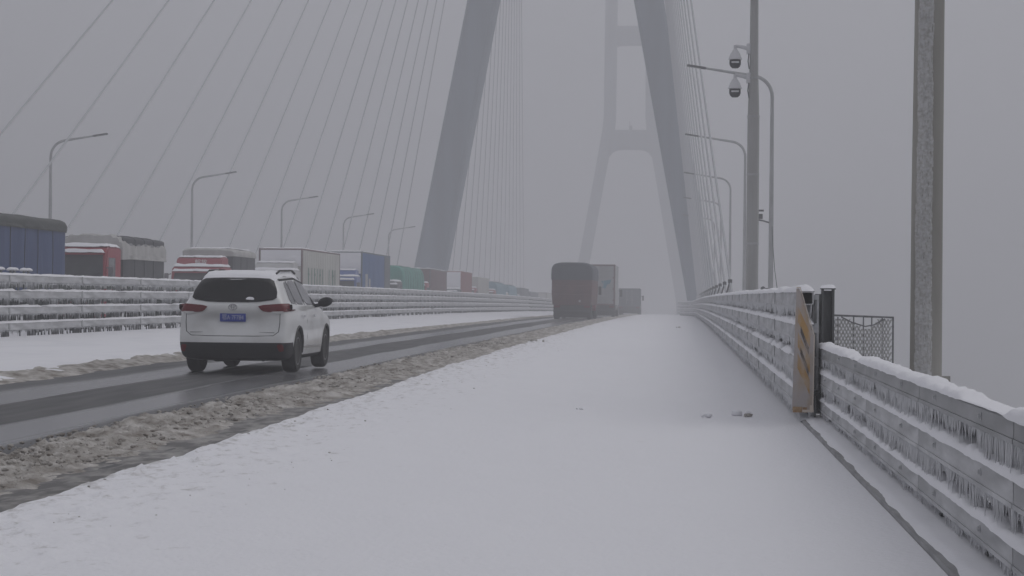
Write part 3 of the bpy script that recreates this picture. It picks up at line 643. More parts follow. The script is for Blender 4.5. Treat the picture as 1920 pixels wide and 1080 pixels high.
# camera mast with two dome cameras
mz = zf(1.48, 56); mt = thing('camera_mast', 'thick grey mast carrying two dome cameras behind the right barrier', 'camera mast', (1.92, 56.0, mz))
def seg(r0, r1, z0, z1): return MB().tube([(0, 0, z0), (0, 0, z1)], [r0, r1], 8)
seg(.168, .158, 0, 6.35).build('lower_shaft', 'pole_paint', mt, ang=20); seg(.122, .098, 7.3, 10.8).build('upper_shaft', 'pole_paint', mt, ang=20); seg(.155, .125, 6.35, 7.3).build('transition_shaft', 'pole_paint', mt, ang=20)
for z, r in ((2.9, .172), (4.75, .168), (6.3, .166), (7.33, .14)): MB().lathe([(r - .01, z), (r, z + .005), (r, z + .05), (r - .01, z + .055)], n=8).build('band', 'galv', mt, smooth=False)
def dome(z, label):
    dm = thing('dome_camera', label, 'camera', (1.92, 56.0, mz + z), 0, 'dome cameras on the mast')
    MB().box(-.2, -.09, -.09, .09, -.14, .14, .02).tube([(-.13, 0, 0), (-.30, 0, .05), (-.50, 0, .085)], [.06, .05, .04], 8).tube([(-.50, 0, .10), (-.50, 0, 0)], .045, 8).build('arm', 'cam_white', dm)
    MB().lathe([(.045, 0), (.06, -.02), (.13, -.13), (.17, -.24), (.185, -.27), (.18, -.29), (.15, -.29)], (-.50, 0, 0), 20).build('housing', 'cam_white', dm)
    MB().lathe([(.15, -.285), (.155, -.32), (.155, -.40), (.13, -.47), (.08, -.515), (.0, -.525)], (-.50, 0, 0), 20).build('dome', 'cam_dark', dm)
    MB().box(-.60, -.40, -.162, -.13, -.39, -.345, .01).build('lens_window', 'cam_white', dm)
    MB().tube([(-.14, -.1, -.14), (-.16, -.12, -.35), (-.13, -.13, -.55)], .016, 5).build('cable', 'dark_steel', dm)
dome(8.14, 'upper dome camera on a short arm of the grey mast'); dome(7.36, 'lower dome camera on a short arm of the grey mast')

# iced gantry column on the right
gx, gy = 3.45, 29.6; gc = thing('gantry_column', 'thick tan steel column caked with rime ice outside the near barrier', 'column', (gx, gy, zf(1.48, gy)))
MB().tube([(0, 0, -.3), (.0, 0, 3), (.035, 0, 9.5)], [.225, .218, .190], 28).build('shaft', 'column_paint', gc)
ts = np.linspace(R(208), R(292), 46); zs = np.arange(.3, 9.4, .022); T, Zg = np.meshgrid(ts, zs, indexing='ij')
ed = sst(0, .16, (T - ts[0]) / (ts[-1] - ts[0]) - .06 + .09 * fbm(T * 3, Zg * 1.6, 3, 151)) * sst(0, .16, (ts[-1] - T) / (ts[-1] - ts[0]) - .06 + .09 * fbm(T * 3 + 9, Zg * 1.8, 3, 152))
n_ = .5 + .5 * fbm(T * 12, Zg * 11 + T * 3, 4, 153, .7)
rad = (.225 - .0036 * Zg) - .006 + ed * (.003 + .075 * n_ ** 2.2)
MB().grid(np.stack([rad * np.cos(T) + .035 * Zg / 9.5 * sst(2, 9, Zg), rad * np.sin(T), Zg], -1)).build('rime_ice', 'rime', gc, ang=180, kind='stuff')
MB().box(-.36, .36, -.36, .36, -.05, .03).box(-.34, .34, -.012, .012, .03, .4).box(-.012, .012, -.34, .34, .03, .4).build('base_plate', 'column_paint', gc, smooth=False)

# expanded-metal gate panel beyond the near barrier
gp = thing('mesh_gate', 'frosted expanded-metal gate panel beside the dark end post', 'gate', (1.98, 28.2, zf(1.48, 28.2) + .02))
Wg, Hg = .88, 1.24
MB().box(0, .022, -.015, .015, 0, Hg).box(Wg - .022, Wg, -.015, .015, 0, Hg - .02).prism([(0, Hg - .02), (Wg, Hg - .045), (Wg, Hg - .02), (0, Hg + .006)], 'y', -.016, .016).box(0, Wg, -.015, .015, .02, .045).build('frame', 'mesh_metal', gp, smooth=False)
mb = MB(); pz = .044; px = .046
nx, nz = int((Wg - .02) / px), int((Hg - .06) / pz)
for i in range(nx):
    for j in range(nz):
        x = .012 + px * i + (px / 2 if j % 2 else 0); z = .04 + pz * j
        if z > Hg - .20 and .30 < x < .66 and z > Hg - .20 + .09 * ((x - .48) / .18) ** 2: continue
        q = .0105
        mb.box(x, min(x + .014 + .012 * rng.random(), Wg - .01), -.006, .006, z, z + .010)
        for s_ in (-1, 1):
            mb.add([(x + .01 - q, -.004, z), (x + .01 + q, -.004, z), (x + .01 + q + s_ * px / 2, -.004, z + pz), (x + .01 - q + s_ * px / 2, -.004, z + pz), (x + .01 - q, .004, z), (x + .01 + q, .004, z), (x + .01 + q + s_ * px / 2, .004, z + pz), (x + .01 - q + s_ * px / 2, .004, z + pz)],
                   [(0, 1, 2, 3), (4, 7, 6, 5), (0, 3, 7, 4), (1, 5, 6, 2)])
mb.build('expanded_mesh', 'rime', gp, smooth=False, kind='stuff')
for x in (.13, .34, .47, .58, .72): MB().box(x, x + .016, .008, .03, .03, Hg - .03).build('bar', 'mesh_metal', gp, smooth=False)
MB().tube([(.18, -.012, Hg - .03), (.32, -.012, Hg - .10), (.5, -.012, Hg - .155), (.62, -.012, Hg - .13), (.76, -.012, Hg - .05)], .010, 6).build('drooping_cable', 'mesh_metal', gp)
MB().box(.02, .05, -.02, .02, .3, .36).box(.02, .05, -.02, .02, .9, .96).box(-.05, .02, -.015, .015, .32, .34).build('hinge', 'mesh_metal', gp, smooth=False)

# ================================================================== WHITE SUV
def wheel_meshes(r, wd, rim_r, spokes, tag_):
    tp = [(rim_r, -wd / 2 + .01), (rim_r + .02, -wd / 2), (r - .035, -wd / 2 + .004), (r - .01, -wd / 2 + .03), (r, -wd / 2 + .06), (r, wd / 2 - .06), (r - .01, wd / 2 - .03), (r - .035, wd / 2 - .004), (rim_r + .02, wd / 2), (rim_r, wd / 2 - .01)]
    ty = MB().lathe(tp, n=28, axis='x').mesh('tyre', 'tyre')
    rm = MB().lathe([(rim_r, -wd * .3), (rim_r + .004, wd / 2 - .012), (rim_r - .02, wd / 2 - .008), (rim_r - .03, wd / 2 - .05), (rim_r - .035, -wd * .2)], n=28, axis='x')
    rm.lathe([(.06, wd * .1), (.065, wd / 2 - .035), (.03, wd / 2 - .022), (0, wd / 2 - .02)], n=14, axis='x')
    for k in range(spokes):
        a = 2 * math.pi * k / spokes; c, s = math.cos(a), math.sin(a)
        def q(rad, off, x): return (x, rad * c - off * s, rad * s + off * c)
        x1, x0 = wd / 2 - .03, wd / 2 - .06
        vs_ = [q(.045, -.032, x0), q(.045, .032, x0), q(rim_r - .02, .022, x0), q(rim_r - .02, -.022, x0), q(.045, -.032, x1), q(.045, .032, x1), q(rim_r - .02, .02, x1 - .005), q(rim_r - .02, -.02, x1 - .005)]
        rm.add(vs_, [(0, 1, 2, 3), (4, 7, 6, 5), (0, 4, 5, 1), (1, 5, 6, 2), (2, 6, 7, 3), (3, 7, 4, 0)])
    rim = rm.mesh('rim', 'rim_metal')
    dk = MB().lathe([(rim_r - .01, wd * .05), (.05, wd * .06)], n=24, axis='x').mesh('brake_disc', 'chassis')
    return ty, rim, dk
def put_wheel(parent, meshes, loc, side):
    ty, rim, dk = meshes; o = inst('wheel', ty, parent, loc, (0, 0, 0 if side > 0 else math.pi))
    inst('rim', rim, o); inst('brake_disc', dk, o); return o

def interp(tab, y):
    ks = [t[0] for t in tab]; return [float(np.interp(y, ks, [t[j] for t in tab])) for j in range(1, len(tab[0]))]
def make_suv():
    zt = [(0, 1.60), (.30, 1.665), (.55, 1.70), (1.0, 1.725), (1.9, 1.735), (2.5, 1.71), (2.85, 1.655), (3.2, 1.44), (3.62, 1.15), (3.8, 1.085), (4.3, 1.02), (4.65, .93), (4.80, .82), (4.89, .70)]
    wid = [(0, .925), (.12, .945), (.4, .958), (1.0, .962), (2.5, .962), (3.6, .958), (4.2, .945), (4.6, .90), (4.8, .80), (4.89, .66)]
    zb = [(0, .24), (.3, .22), (.8, .20), (4.2, .20), (4.7, .22), (4.89, .28)]
    st = [0, .05, .16, .36, .62, 1.0, 1.4, 1.9, 2.4, 2.75, 3.0, 3.3, 3.62, 3.8, 4.1, 4.4, 4.62, 4.78, 4.89]
    kz = [1, 1, .92, .72, .35, 0] + [0] * 20
    def rear(z):
        return float(np.interp(z, [.2, .30, .46, .58, .66, .72, .80, 1.05, 1.16, 1.20, 1.58, 1.62, 1.66, 1.73], [.13, .06, .015, .0, .02, .075, .085, .10, .115, .15, .37, .33, .30, .36]))
    rings = []
    for i, y in enumerate(st):
        z1, = interp(zt, y); w_, = interp(wid, y); z0, = interp(zb, y)
        belt = min(1.13 + .02 * (1 - y / 4.9), z1 - .045)
        gh = z1 - belt                                   # greenhouse height
        g_ = max(0, min(1, gh / .5))
        sh = w_ - .012; tin = .20 * g_                      # tumblehome
        pts = [(0, z0), (w_ * .80, z0), (w_ - .045, z0 + .05), (w_ - .02, .42), (w_ - .006, .56), (w_, .74), (w_ - .004, min(.92, belt - .1)), (w_ - .022, min(1.04, belt - .04)), (w_ - .045 - .04 * (1 - g_), belt),
               (w_ - .07 - .12 * (1 - g_) - tin * .12, belt + gh * .14), (w_ - .09 - .25 * (1 - g_) - tin * .55, belt + gh * .55), (w_ - .13 - .30 * (1 - g_) - tin * .80, belt + gh * .86), (w_ - .24 - .3 * (1 - g_) - tin * .8, belt + gh * .97), (w_ * .40, belt + gh * .995), (0, z1)]
        rr = []
        for x, z in pts:
            f = 1.0
            if i == 0: f = .93
            elif i == 1: f = .972
            elif i == 2: f = .992
            rr.append((x * f, y + kz[i] * rear(z), z))
        rings.append(rr)
    n = len(rings[0]); vs_ = []; fs = []
    full = []
    for rr in rings:
        f_ = rr + [(-x, y, z) for x, y, z in reversed(rr[1:-1])]; full.append(f_)
    N = len(full[0])
    for f_ in full: vs_ += f_
    for i in range(len(full) - 1):
        for k in range(N): fs.append((i * N + k, i * N + (k + 1) % N, (i + 1) * N + (k + 1) % N, (i + 1) * N + k))
    # end caps as grids across the width
    def cap(ri, sgn, bulge):
        base = ri * N; tlev = [.72, .36, 0, -.36, -.72]; idx = []
        for j in range(n):
            row = [base + j]
            if 0 < j < n - 1:
                x, y, z = rings[ri][j]
                for t in tlev:
                    vs_.append((x * t, y + sgn * bulge * (1 - t * t) + (.10 if sgn < 0 and .85 < z < .96 and abs(t) < .5 else (.02 if sgn < 0 and .7 < z < .8 and abs(t) < .5 else 0)), z)); row.append(len(vs_) - 1)
                row.append(base + N - j)
            idx.append(row)
        for j in range(1, n - 2):
            for t in range(6): fs.append((idx[j][t], idx[j][t + 1], idx[j + 1][t + 1], idx[j + 1][t]))
        for j, o in ((1, 0), (n - 2, n - 1)):
            for t in range(6): fs.append((idx[j][t], idx[j][t + 1], idx[o][0]))
    cap(0, -1, .055); cap(len(full) - 1, 1, .06)
    me = bpy.data.meshes.new('body'); me.from_pydata(vs_, [], fs)
    bm = bmesh.new(); bm.from_mesh(me); bmesh.ops.recalc_face_normals(bm, faces=bm.faces); bm.to_mesh(me); bm.free()
    me.materials.append(MATS['car_white']); me.materials.append(MATS['car_black'])
    o = bpy.data.objects.new('body', me); col.objects.link(o)
    sb = o.modifiers.new('s', 'SUBSURF'); sb.levels = 2; sb.render_levels = 2
    cut = MB()
    for yc in (1.03, 3.82):
        for s in (-1, 1): cut.lathe([(.0, s * .55), (.415, s * .56), (.415, s * 1.05), (0, s * 1.06)], (0, yc, .375), 40, 'x')
    cme = cut.mesh('cut', 'car_black', False); co = bpy.data.objects.new('cut', cme); col.objects.link(co)
    bl = o.modifiers.new('b', 'BOOLEAN'); bl.object = co; bl.operation = 'DIFFERENCE'; bl.solver = 'EXACT'; bl.material_mode = 'TRANSFER'
    dg = bpy.context.evaluated_depsgraph_get(); body = bpy.data.meshes.new_from_object(o.evaluated_get(dg))
    bpy.data.objects.remove(co)
    o.modifiers.clear()
    o2 = bpy.data.objects.new('tmp', me); col.objects.link(o2); o2.modifiers.new('s', 'SUBSURF').levels = 2
    o2.modifiers['s'].render_levels = 2
    dg = bpy.context.evaluated_depsgraph_get(); plain = bpy.data.meshes.new_from_object(o2.evaluated_get(dg)); bpy.data.objects.remove(o2)
    bm = bmesh.new(); bm.from_mesh(plain); bvh = BVHTree.FromBMesh(bm); bm.free()
    bpy.data.objects.remove(o)
    return body, bvh
suv = thing('white_suv', 'white SUV with snow on its roof driving away on the wet lane', 'car', (-7.50, 34.45, zf(-7.6, 36) + .004), 0)
body, bvh = make_suv()
# split paint / black lower cladding with clean cuts
bm = bmesh.new(); bm.from_mesh(body)
for z in (.535, .30):
    bmesh.ops.bisect_plane(bm, geom=bm.verts[:] + bm.edges[:] + bm.faces[:], plane_co=(0, 0, z), plane_no=(0, 0, 1))
bmesh.ops.bisect_plane(bm, geom=bm.verts[:] + bm.edges[:] + bm.faces[:], plane_co=(0, .62, .42), plane_no=(0, .75, .66))
def is_black(f):
    c = f.calc_center_median(); rearb = (c.y - .62) * .75 + (c.z - .42) * .66 < 0
    if f.material_index == 1 and not (c.z < .3): return False
    return c.z < .30 or (c.z < .535 and rearb and c.y < .75)
def carve(bm, pred, name, mats):
    b2 = bm.copy(); b2.faces.ensure_lookup_table()
    bmesh.ops.delete(b2, geom=[f for f in b2.faces if not pred(f)], context='FACES')
    me = bpy.data.meshes.new(name); b2.to_mesh(me); b2.free()
    for q in mats: me.materials.append(MATS[q])
    me.shade_smooth(); me.set_sharp_from_angle(angle=R(32)); return me
inst('body', carve(bm, lambda f: not is_black(f), 'body', ['car_white', 'car_black']), suv)
mb_ = carve(bm, lambda f: is_black(f) and f.calc_center_median().y < 1.0, 'rear_bumper', ['car_black', 'car_black']); inst('rear_bumper', mb_, suv)
inst('sill_cladding', carve(bm, lambda f: is_black(f) and f.calc_center_median().y >= 1.0, 'sill_cladding', ['car_black', 'car_black']), suv)
bm.free()
def patch(name, poly, axis, mat, off=.006, parent=suv, cuts=4, side=1, rounds=2):
    """a panel that follows the body: outline (u, z) thrown onto the body along y (rear) or x (side)"""
    pts = list(poly)
    for _ in range(rounds):                                # soften the corners
        q = []
        for i in range(len(pts)):
            a, b = Vector(pts[i]), Vector(pts[(i + 1) % len(pts)]); q += [tuple(a.lerp(b, .18)), tuple(a.lerp(b, .82))]
        pts = q
    b_ = bmesh.new(); f = b_.faces.new([b_.verts.new((u, v, 0)) for u, v in pts])
    us = [p[0] for p in pts]; vs2 = [p[1] for p in pts]
    for k in range(1, cuts * 2):
        for dim, arr in ((0, us), (1, vs2)):
            c = min(arr) + (max(arr) - min(arr)) * k / (cuts * 2); no = (1, 0, 0) if dim == 0 else (0, 1, 0); co = (c, 0, 0) if dim == 0 else (0, c, 0)
            bmesh.ops.bisect_plane(b_, geom=b_.verts[:] + b_.edges[:] + b_.faces[:], plane_co=co, plane_no=no)
    for v in b_.verts:
        u, z = v.co.x, v.co.y
        if axis == 'rear':
            h = bvh.ray_cast(Vector((u, -2, z)), Vector((0, 1, 0)))
            nn = h[1] if h[0] and h[1].y < 0 else (-h[1] if h[0] else None)
            v.co = (h[0] + nn * off) if h[0] else Vector((u, .3, z))
        else:
            h = bvh.ray_cast(Vector((2 * side, u, z)), Vector((-side, 0, 0)))
            nn = h[1] if h[0] and h[1].x * side > 0 else (-h[1] if h[0] else None)
            v.co = (h[0] + nn * off) if h[0] else Vector((.9 * side, u, z))
    ext = bmesh.ops.solidify(b_, geom=b_.faces[:], thickness=.008)
    bmesh.ops.recalc_face_normals(b_, faces=b_.faces)
    me = bpy.data.meshes.new(name); b_.to_mesh(me); b_.free(); me.materials.append(MATS[mat]); me.shade_smooth(); me.set_sharp_from_angle(angle=R(50))
    return inst(name, me, parent)
rw = patch('rear_window', [(-.72, 1.265), (-.40, 1.215), (.40, 1.215), (.72, 1.265), (.70, 1.40), (.60, 1.60), (.30, 1.615), (-.30, 1.615), (-.60, 1.60), (-.70, 1.40)], 'rear', 'car_glass', .016, rounds=1, cuts=7)
MB().tube([(.02, .118, 1.235), (.2, .125, 1.24), (.36, .14, 1.255)], [.016, .012, .007], 6).build('wiper', 'car_black', rw)
patch('wiper_snow', [(.20, 1.25), (.36, 1.245), (.33, 1.285), (.24, 1.29)], 'rear', 'rail_snow', .03, rounds=2, cuts=2)
for s in (-1, 1):
    tl = patch('tail_light', [(s * .42, 1.15), (s * .97, 1.185), (s * .975, 1.10), (s * .93, 1.055), (s * .62, 1.045), (s * .50, 1.065)], 'rear', 'tail_red', .018, rounds=1, cuts=6)
    patch('reverse_lens', [(s * .64, 1.05), (s * .86, 1.055), (s * .82, 1.02), (s * .70, 1.015)], 'rear', 'lens_white', .020, tl, 2, rounds=1)
    patch('reflector', [(s * .76, .50), (s * .86, .505), (s * .87, .40), (s * .80, .385)], 'rear', 'tail_red', .014, rounds=1, cuts=2)
    # hatch shut line
    pts = []
    for u, z in ((.80, 1.02), (.80, .86), (.785, .72), (.70, .655), (.4, .645), (0, .645)):
        h = bvh.ray_cast(Vector((s * u, -2, z)), Vector((0, 1, 0))); pts.append(h[0] + h[1] * .001)
    MB().tube(pts, .0065, 5).build('hatch_gap', 'panel_gap', suv)
    # side glazing and pillars
    patch('quarter_window', [(.60, 1.20), (1.0, 1.185), (1.0, 1.56), (.78, 1.55)], 'side', 'side_glass', .005, side=s, rounds=1)
    patch('rear_door_window', [(1.06, 1.185), (1.78, 1.175), (1.78, 1.595), (1.06, 1.57)], 'side', 'side_glass', .005, side=s, rounds=1)
    patch('front_door_window', [(1.86, 1.175), (2.86, 1.165), (2.55, 1.50), (2.3, 1.59), (1.86, 1.598)], 'side', 'side_glass', .005, side=s, rounds=1)
    patch('mirror_base', [(2.62, 1.15), (3.02, 1.14), (2.74, 1.33)], 'side', 'car_black', .010, side=s, rounds=1, cuts=2)
    for a in (1.03, 1.82): patch('window_pillar', [(a - .025, 1.175), (a + .025, 1.175), (a + .025, 1.58), (a - .025, 1.58)], 'side', 'car_black', .004, side=s, rounds=0, cuts=3)
    patch('roof_trim', [(.62, 1.60), (1.9, 1.635), (2.6, 1.545), (2.6, 1.52), (1.9, 1.61), (.62, 1.575)], 'side', 'car_black', .006, side=s, rounds=0, cuts=4)
    for a in (1.42, 2.38):
        dh = patch('door_handle', [(a - .1, .985), (a + .1, .98), (a + .1, .945), (a - .1, .95)], 'side', 'chrome', .03, side=s, rounds=1, cuts=2)
    for a in (1.82,):
        pts = []
        for z in (1.13, .9, .6, .36):
            h = bvh.ray_cast(Vector((2 * s, a, z)), Vector((-s, 0, 0))); pts.append(h[0] + h[1] * .001)
        MB().tube(pts, .005, 5).build('door_gap', 'panel_gap', suv)
    patch('side_moulding', [(1.5, .46), (3.32, .44), (3.32, .40), (1.5, .42)], 'side', 'chrome', .01, side=s, rounds=1, cuts=4)
    # wheel-arch lips
    for yc in (1.03, 3.82):
        pts = []
        for k in range(15):
            a = math.pi * (k / 14) * 1.06 - .09; u, z = yc + .425 * math.cos(a), .375 + .425 * math.sin(a)
            h = bvh.ray_cast(Vector((2 * s, u, z)), Vector((-s, 0, 0)))
            if h[0]: pts.append(h[0])
        MB().tube(pts, .020, 6).build('arch_lip', 'car_black' if yc < 0 else 'panel_gap', suv)
    # door mirror
    mm = bmesh.new(); bmesh.ops.create_uvsphere(mm, u_segments=16, v_segments=10, radius=1)
    for v in mm.verts: v.co = Vector((s * (1.10 + v.co.x * .135), 2.82 + v.co.y * .075, 1.215 + v.co.z * .088 + .02 * v.co.x))
    mo = MB().bm(mm); mo.tube([(s * .88, 2.80, 1.14), (s * 1.02, 2.81, 1.165)], .035, 8); mo.build('door_mirror', 'car_black', suv)
    # roof rails under snow
    MB().tube([(s * .60, .75, 1.70), (s * .61, 1.0, 1.755), (s * .61, 2.1, 1.77), (s * .60, 2.45, 1.72)], .018, 6).build('roof_rail', 'car_black', suv)
# licence plate, recess and badge
def onrear(x, z): return bvh.ray_cast(Vector((x, -2, z)), Vector((0, 1, 0)))[0]
h = onrear(0, .955)
pt = MB().box(-.22, .22, -.006, .006, -.07, .07, .004).build('license_plate', 'plate_blue', suv); pt.location = (0, h.y - .022, .955)
o = inst('plate_lettering', text_mesh('鄂A·7F784', .098, 'plate_text', .001), pt, (0, -.0085, -.004), (R(90), 0, 0)); o.scale = (.86, 1.12, 1)
MB().box(-.40, .40, -.015, .03, 1.045, 1.075, .01).build('plate_garnish', 'car_white', suv).location = (0, h.y - .02, 0)
h = onrear(0, 1.13)
em = MB()
def ell(cx, cz, a, b, r): em.tube([(cx + a * math.cos(2 * math.pi * k / 20), h.y - .012, cz + b * math.sin(2 * math.pi * k / 20)) for k in range(21)], r, 5)
ell(0, 1.13, .072, .05, .007); ell(0, 1.148, .05, .018, .006); ell(0, 1.13, .022, .045, .006)
em.build('badge', 'chrome', suv)
MB().box(-.72, -.50, h.y + .02, h.y + .035, .70, .712).build('lettering_strip', 'rim_metal', suv, smooth=False).location = (0, -.05, 0)
MB().box(.46, .72, h.y + .02, h.y + .035, .70, .712).build('lettering_strip', 'rim_metal', suv, smooth=False).location = (0, -.05, 0)
# snow on the roof
xs = np.linspace(-.66, .66, 40); ys = np.linspace(.40, 2.5, 50); X, Y = np.meshgrid(xs, ys, indexing='ij'); Zs = np.zeros_like(X)
for i in range(X.shape[0]):
    for j in range(X.shape[1]):
        q = bvh.ray_cast(Vector((X[i, j], Y[i, j], 3)), Vector((0, 0, -1)))[0]; Zs[i, j] = q.z if q else 1.6
e = np.minimum(np.minimum(X + .66, .66 - X) / .1, np.minimum(Y - .40, 2.5 - Y) / .15) + .5 * fbm(X * 4, Y * 3, 3, 301)
Zs += -.012 + sst(0, 1, e) * (.045 + .02 * fbm(X * 2.5, Y * 2, 3, 302)) + .03 * sst(.5, .62, np.abs(X)) * sst(.0, 1, e)
MB().grid(np.stack([X, Y, Zs], -1)).build('roof_snow', 'rail_snow', suv, ang=180, kind='stuff')
patch('windscreen', [(-.7, 1.2), (.7, 1.2), (.62, 1.6), (-.62, 1.6)], 'rear', 'car_glass', .004) if False else None
wm = wheel_meshes(.375, .245, .245, 10, '')
for s in (-1, 1):
    for yc in (1.03, 3.82): put_wheel(suv, wm, (s * .825, yc, .375), s)
MB().box(-.5, .5, .55, 1.0, .24, .42, .05).box(-.42, -.1, .35, .95, .20, .36, .06).box(-.7, .7, .95, 1.1, .30, .42, .03).tube([(.5, .2, .25), (.5, .5, .27)], .035, 10).tube([(-.5, .2, .25), (-.5, .5, .27)], .035, 10).build('exhaust_and_axle', 'chassis', suv)
# front glazing and lamps (seen only from elsewhere)
def frontpatch(name, poly, mat):
    b_ = bmesh.new(); b_.faces.new([b_.verts.new((u, v, 0)) for u, v in poly])
    us = [p[0] for p in poly]; vv = [p[1] for p in poly]
    for k in range(1, 8):
        bmesh.ops.bisect_plane(b_, geom=b_.verts[:] + b_.edges[:] + b_.faces[:], plane_co=(min(us) + (max(us) - min(us)) * k / 8, 0, 0), plane_no=(1, 0, 0))
        bmesh.ops.bisect_plane(b_, geom=b_.verts[:] + b_.edges[:] + b_.faces[:], plane_co=(0, min(vv) + (max(vv) - min(vv)) * k / 8, 0), plane_no=(0, 1, 0))
    for v in b_.verts:
        q = bvh.ray_cast(Vector((v.co.x, 8, v.co.y)), Vector((0, -1, 0))); v.co = q[0] + q[1] * .006 if q[0] else Vector((v.co.x, 4.7, v.co.y))
    bmesh.ops.solidify(b_, geom=b_.faces[:], thickness=.006)
    me = bpy.data.meshes.new(name); b_.to_mesh(me); b_.free(); me.materials.append(MATS[mat]); me.shade_smooth(); inst(name, me, suv)
frontpatch('windscreen', [(-.74, 1.16), (.74, 1.16), (.60, 1.60), (-.60, 1.60)], 'car_glass')
frontpatch('grille', [(-.45, .42), (.45, .42), (.5, .72), (-.5, .72)], 'car_black')
for s in (-1, 1): frontpatch('headlight', [(s * .5, .70), (s * .8, .74), (s * .78, .82), (s * .52, .79)], 'lens_white')

# ================================================================== TRUCKS
truck_wheel = wheel_meshes(.50, .29, .28, 8, '')
def tarp(L, W, z0, z1, rnd=.35, seed=0, fold=.02, sag=.03, ny=40, bulge=.0):
    """cover over a load: side, shoulder, roof, shoulder, side; with folds; both ends closed"""
    us = np.linspace(-1, 1, 61); prof = []
    hw = W / 2; hh = z1 - z0
    for u in us:
        t = u * (math.pi / 2 + 1.2)      # superellipse arc then straight sides
        a = abs(u)
        if a > .52: prof.append((math.copysign(hw, u), z0 + hh * (1 - a) / .48 * (1 - rnd)))
        else:
            th = a / .52 * math.pi / 2; prof.append((math.copysign(hw * math.sin(th) ** .5, u), z0 + hh * ((1 - rnd) + rnd * math.cos(th) ** .62)))
    prof = np.array(prof); ys_ = np.linspace(0, L, ny)
    A = np.zeros((len(ys_), len(us), 3))
    for i, y in enumerate(ys_):
        f = 1.0 - .05 * (math.exp(-y / .12) + math.exp(-(L - y) / .12))
        zz = prof[:, 1]; k = (zz - z0) / hh
        fx = fold * fbm(np.full(len(us), y * 2.2), us * 3, 3, seed) + bulge * np.sin(math.pi * np.clip(k, 0, 1)) * 1.0
        A[i, :, 0] = prof[:, 0] * f + np.sign(prof[:, 0]) * fx; A[i, :, 1] = y
        A[i, :, 2] = zz * (1 - .0) + sag * fbm(us * 2.5, np.full(len(us), y * .9), 3, seed + 5) * k - (0 if .12 < y < L - .12 else .06) * (k > .5)
    return A
def tarp_obj(A, name, mat, parent, y0, ends=True):
    mb = MB().grid(A); ny, nu = A.shape[:2]
    if ends:
        for i, sg in ((0, 1), (ny - 1, -1)):
            m_ = nu // 2; rows = []
            for k in range(m_ + 1):
                a, b = A[i, k], A[i, nu - 1 - k]
                rows.append([a * (1 - t) + b * t + np.array([0, -.03 * sg * math.sin(math.pi * t), 0]) for t in np.linspace(0, 1, 7)])
            mb.grid(np.array(rows))
    o = mb.build(name, mat, parent, ang=60); o.location = (0, y0, 0); return o
def snowcap(parent, x0, x1, y0, y1, z, th, seed, name='roof_snow', curve=0.0):
    xs = np.linspace(x0, x1, 22); ys_ = np.linspace(y0, y1, max(14, int((y1 - y0) * 6))); X, Y = np.meshgrid(xs, ys_, indexing='ij')
    e = np.minimum(np.minimum(X - x0, x1 - X), np.minimum(Y - y0, y1 - Y)) / .09 + .6 * fbm(X * 3, Y * 2, 3, seed)
    Zg = z - .012 + sst(0, 1, e) * th * (1 + .5 * fbm(X * 1.6, Y * 1.2, 3, seed + 4)) - curve * ((2 * (X - x0) / (x1 - x0) - 1) ** 2)
    return MB().grid(np.stack([X, Y, Zg], -1)).build(name, 'rail_snow', parent, ang=180, kind='stuff')
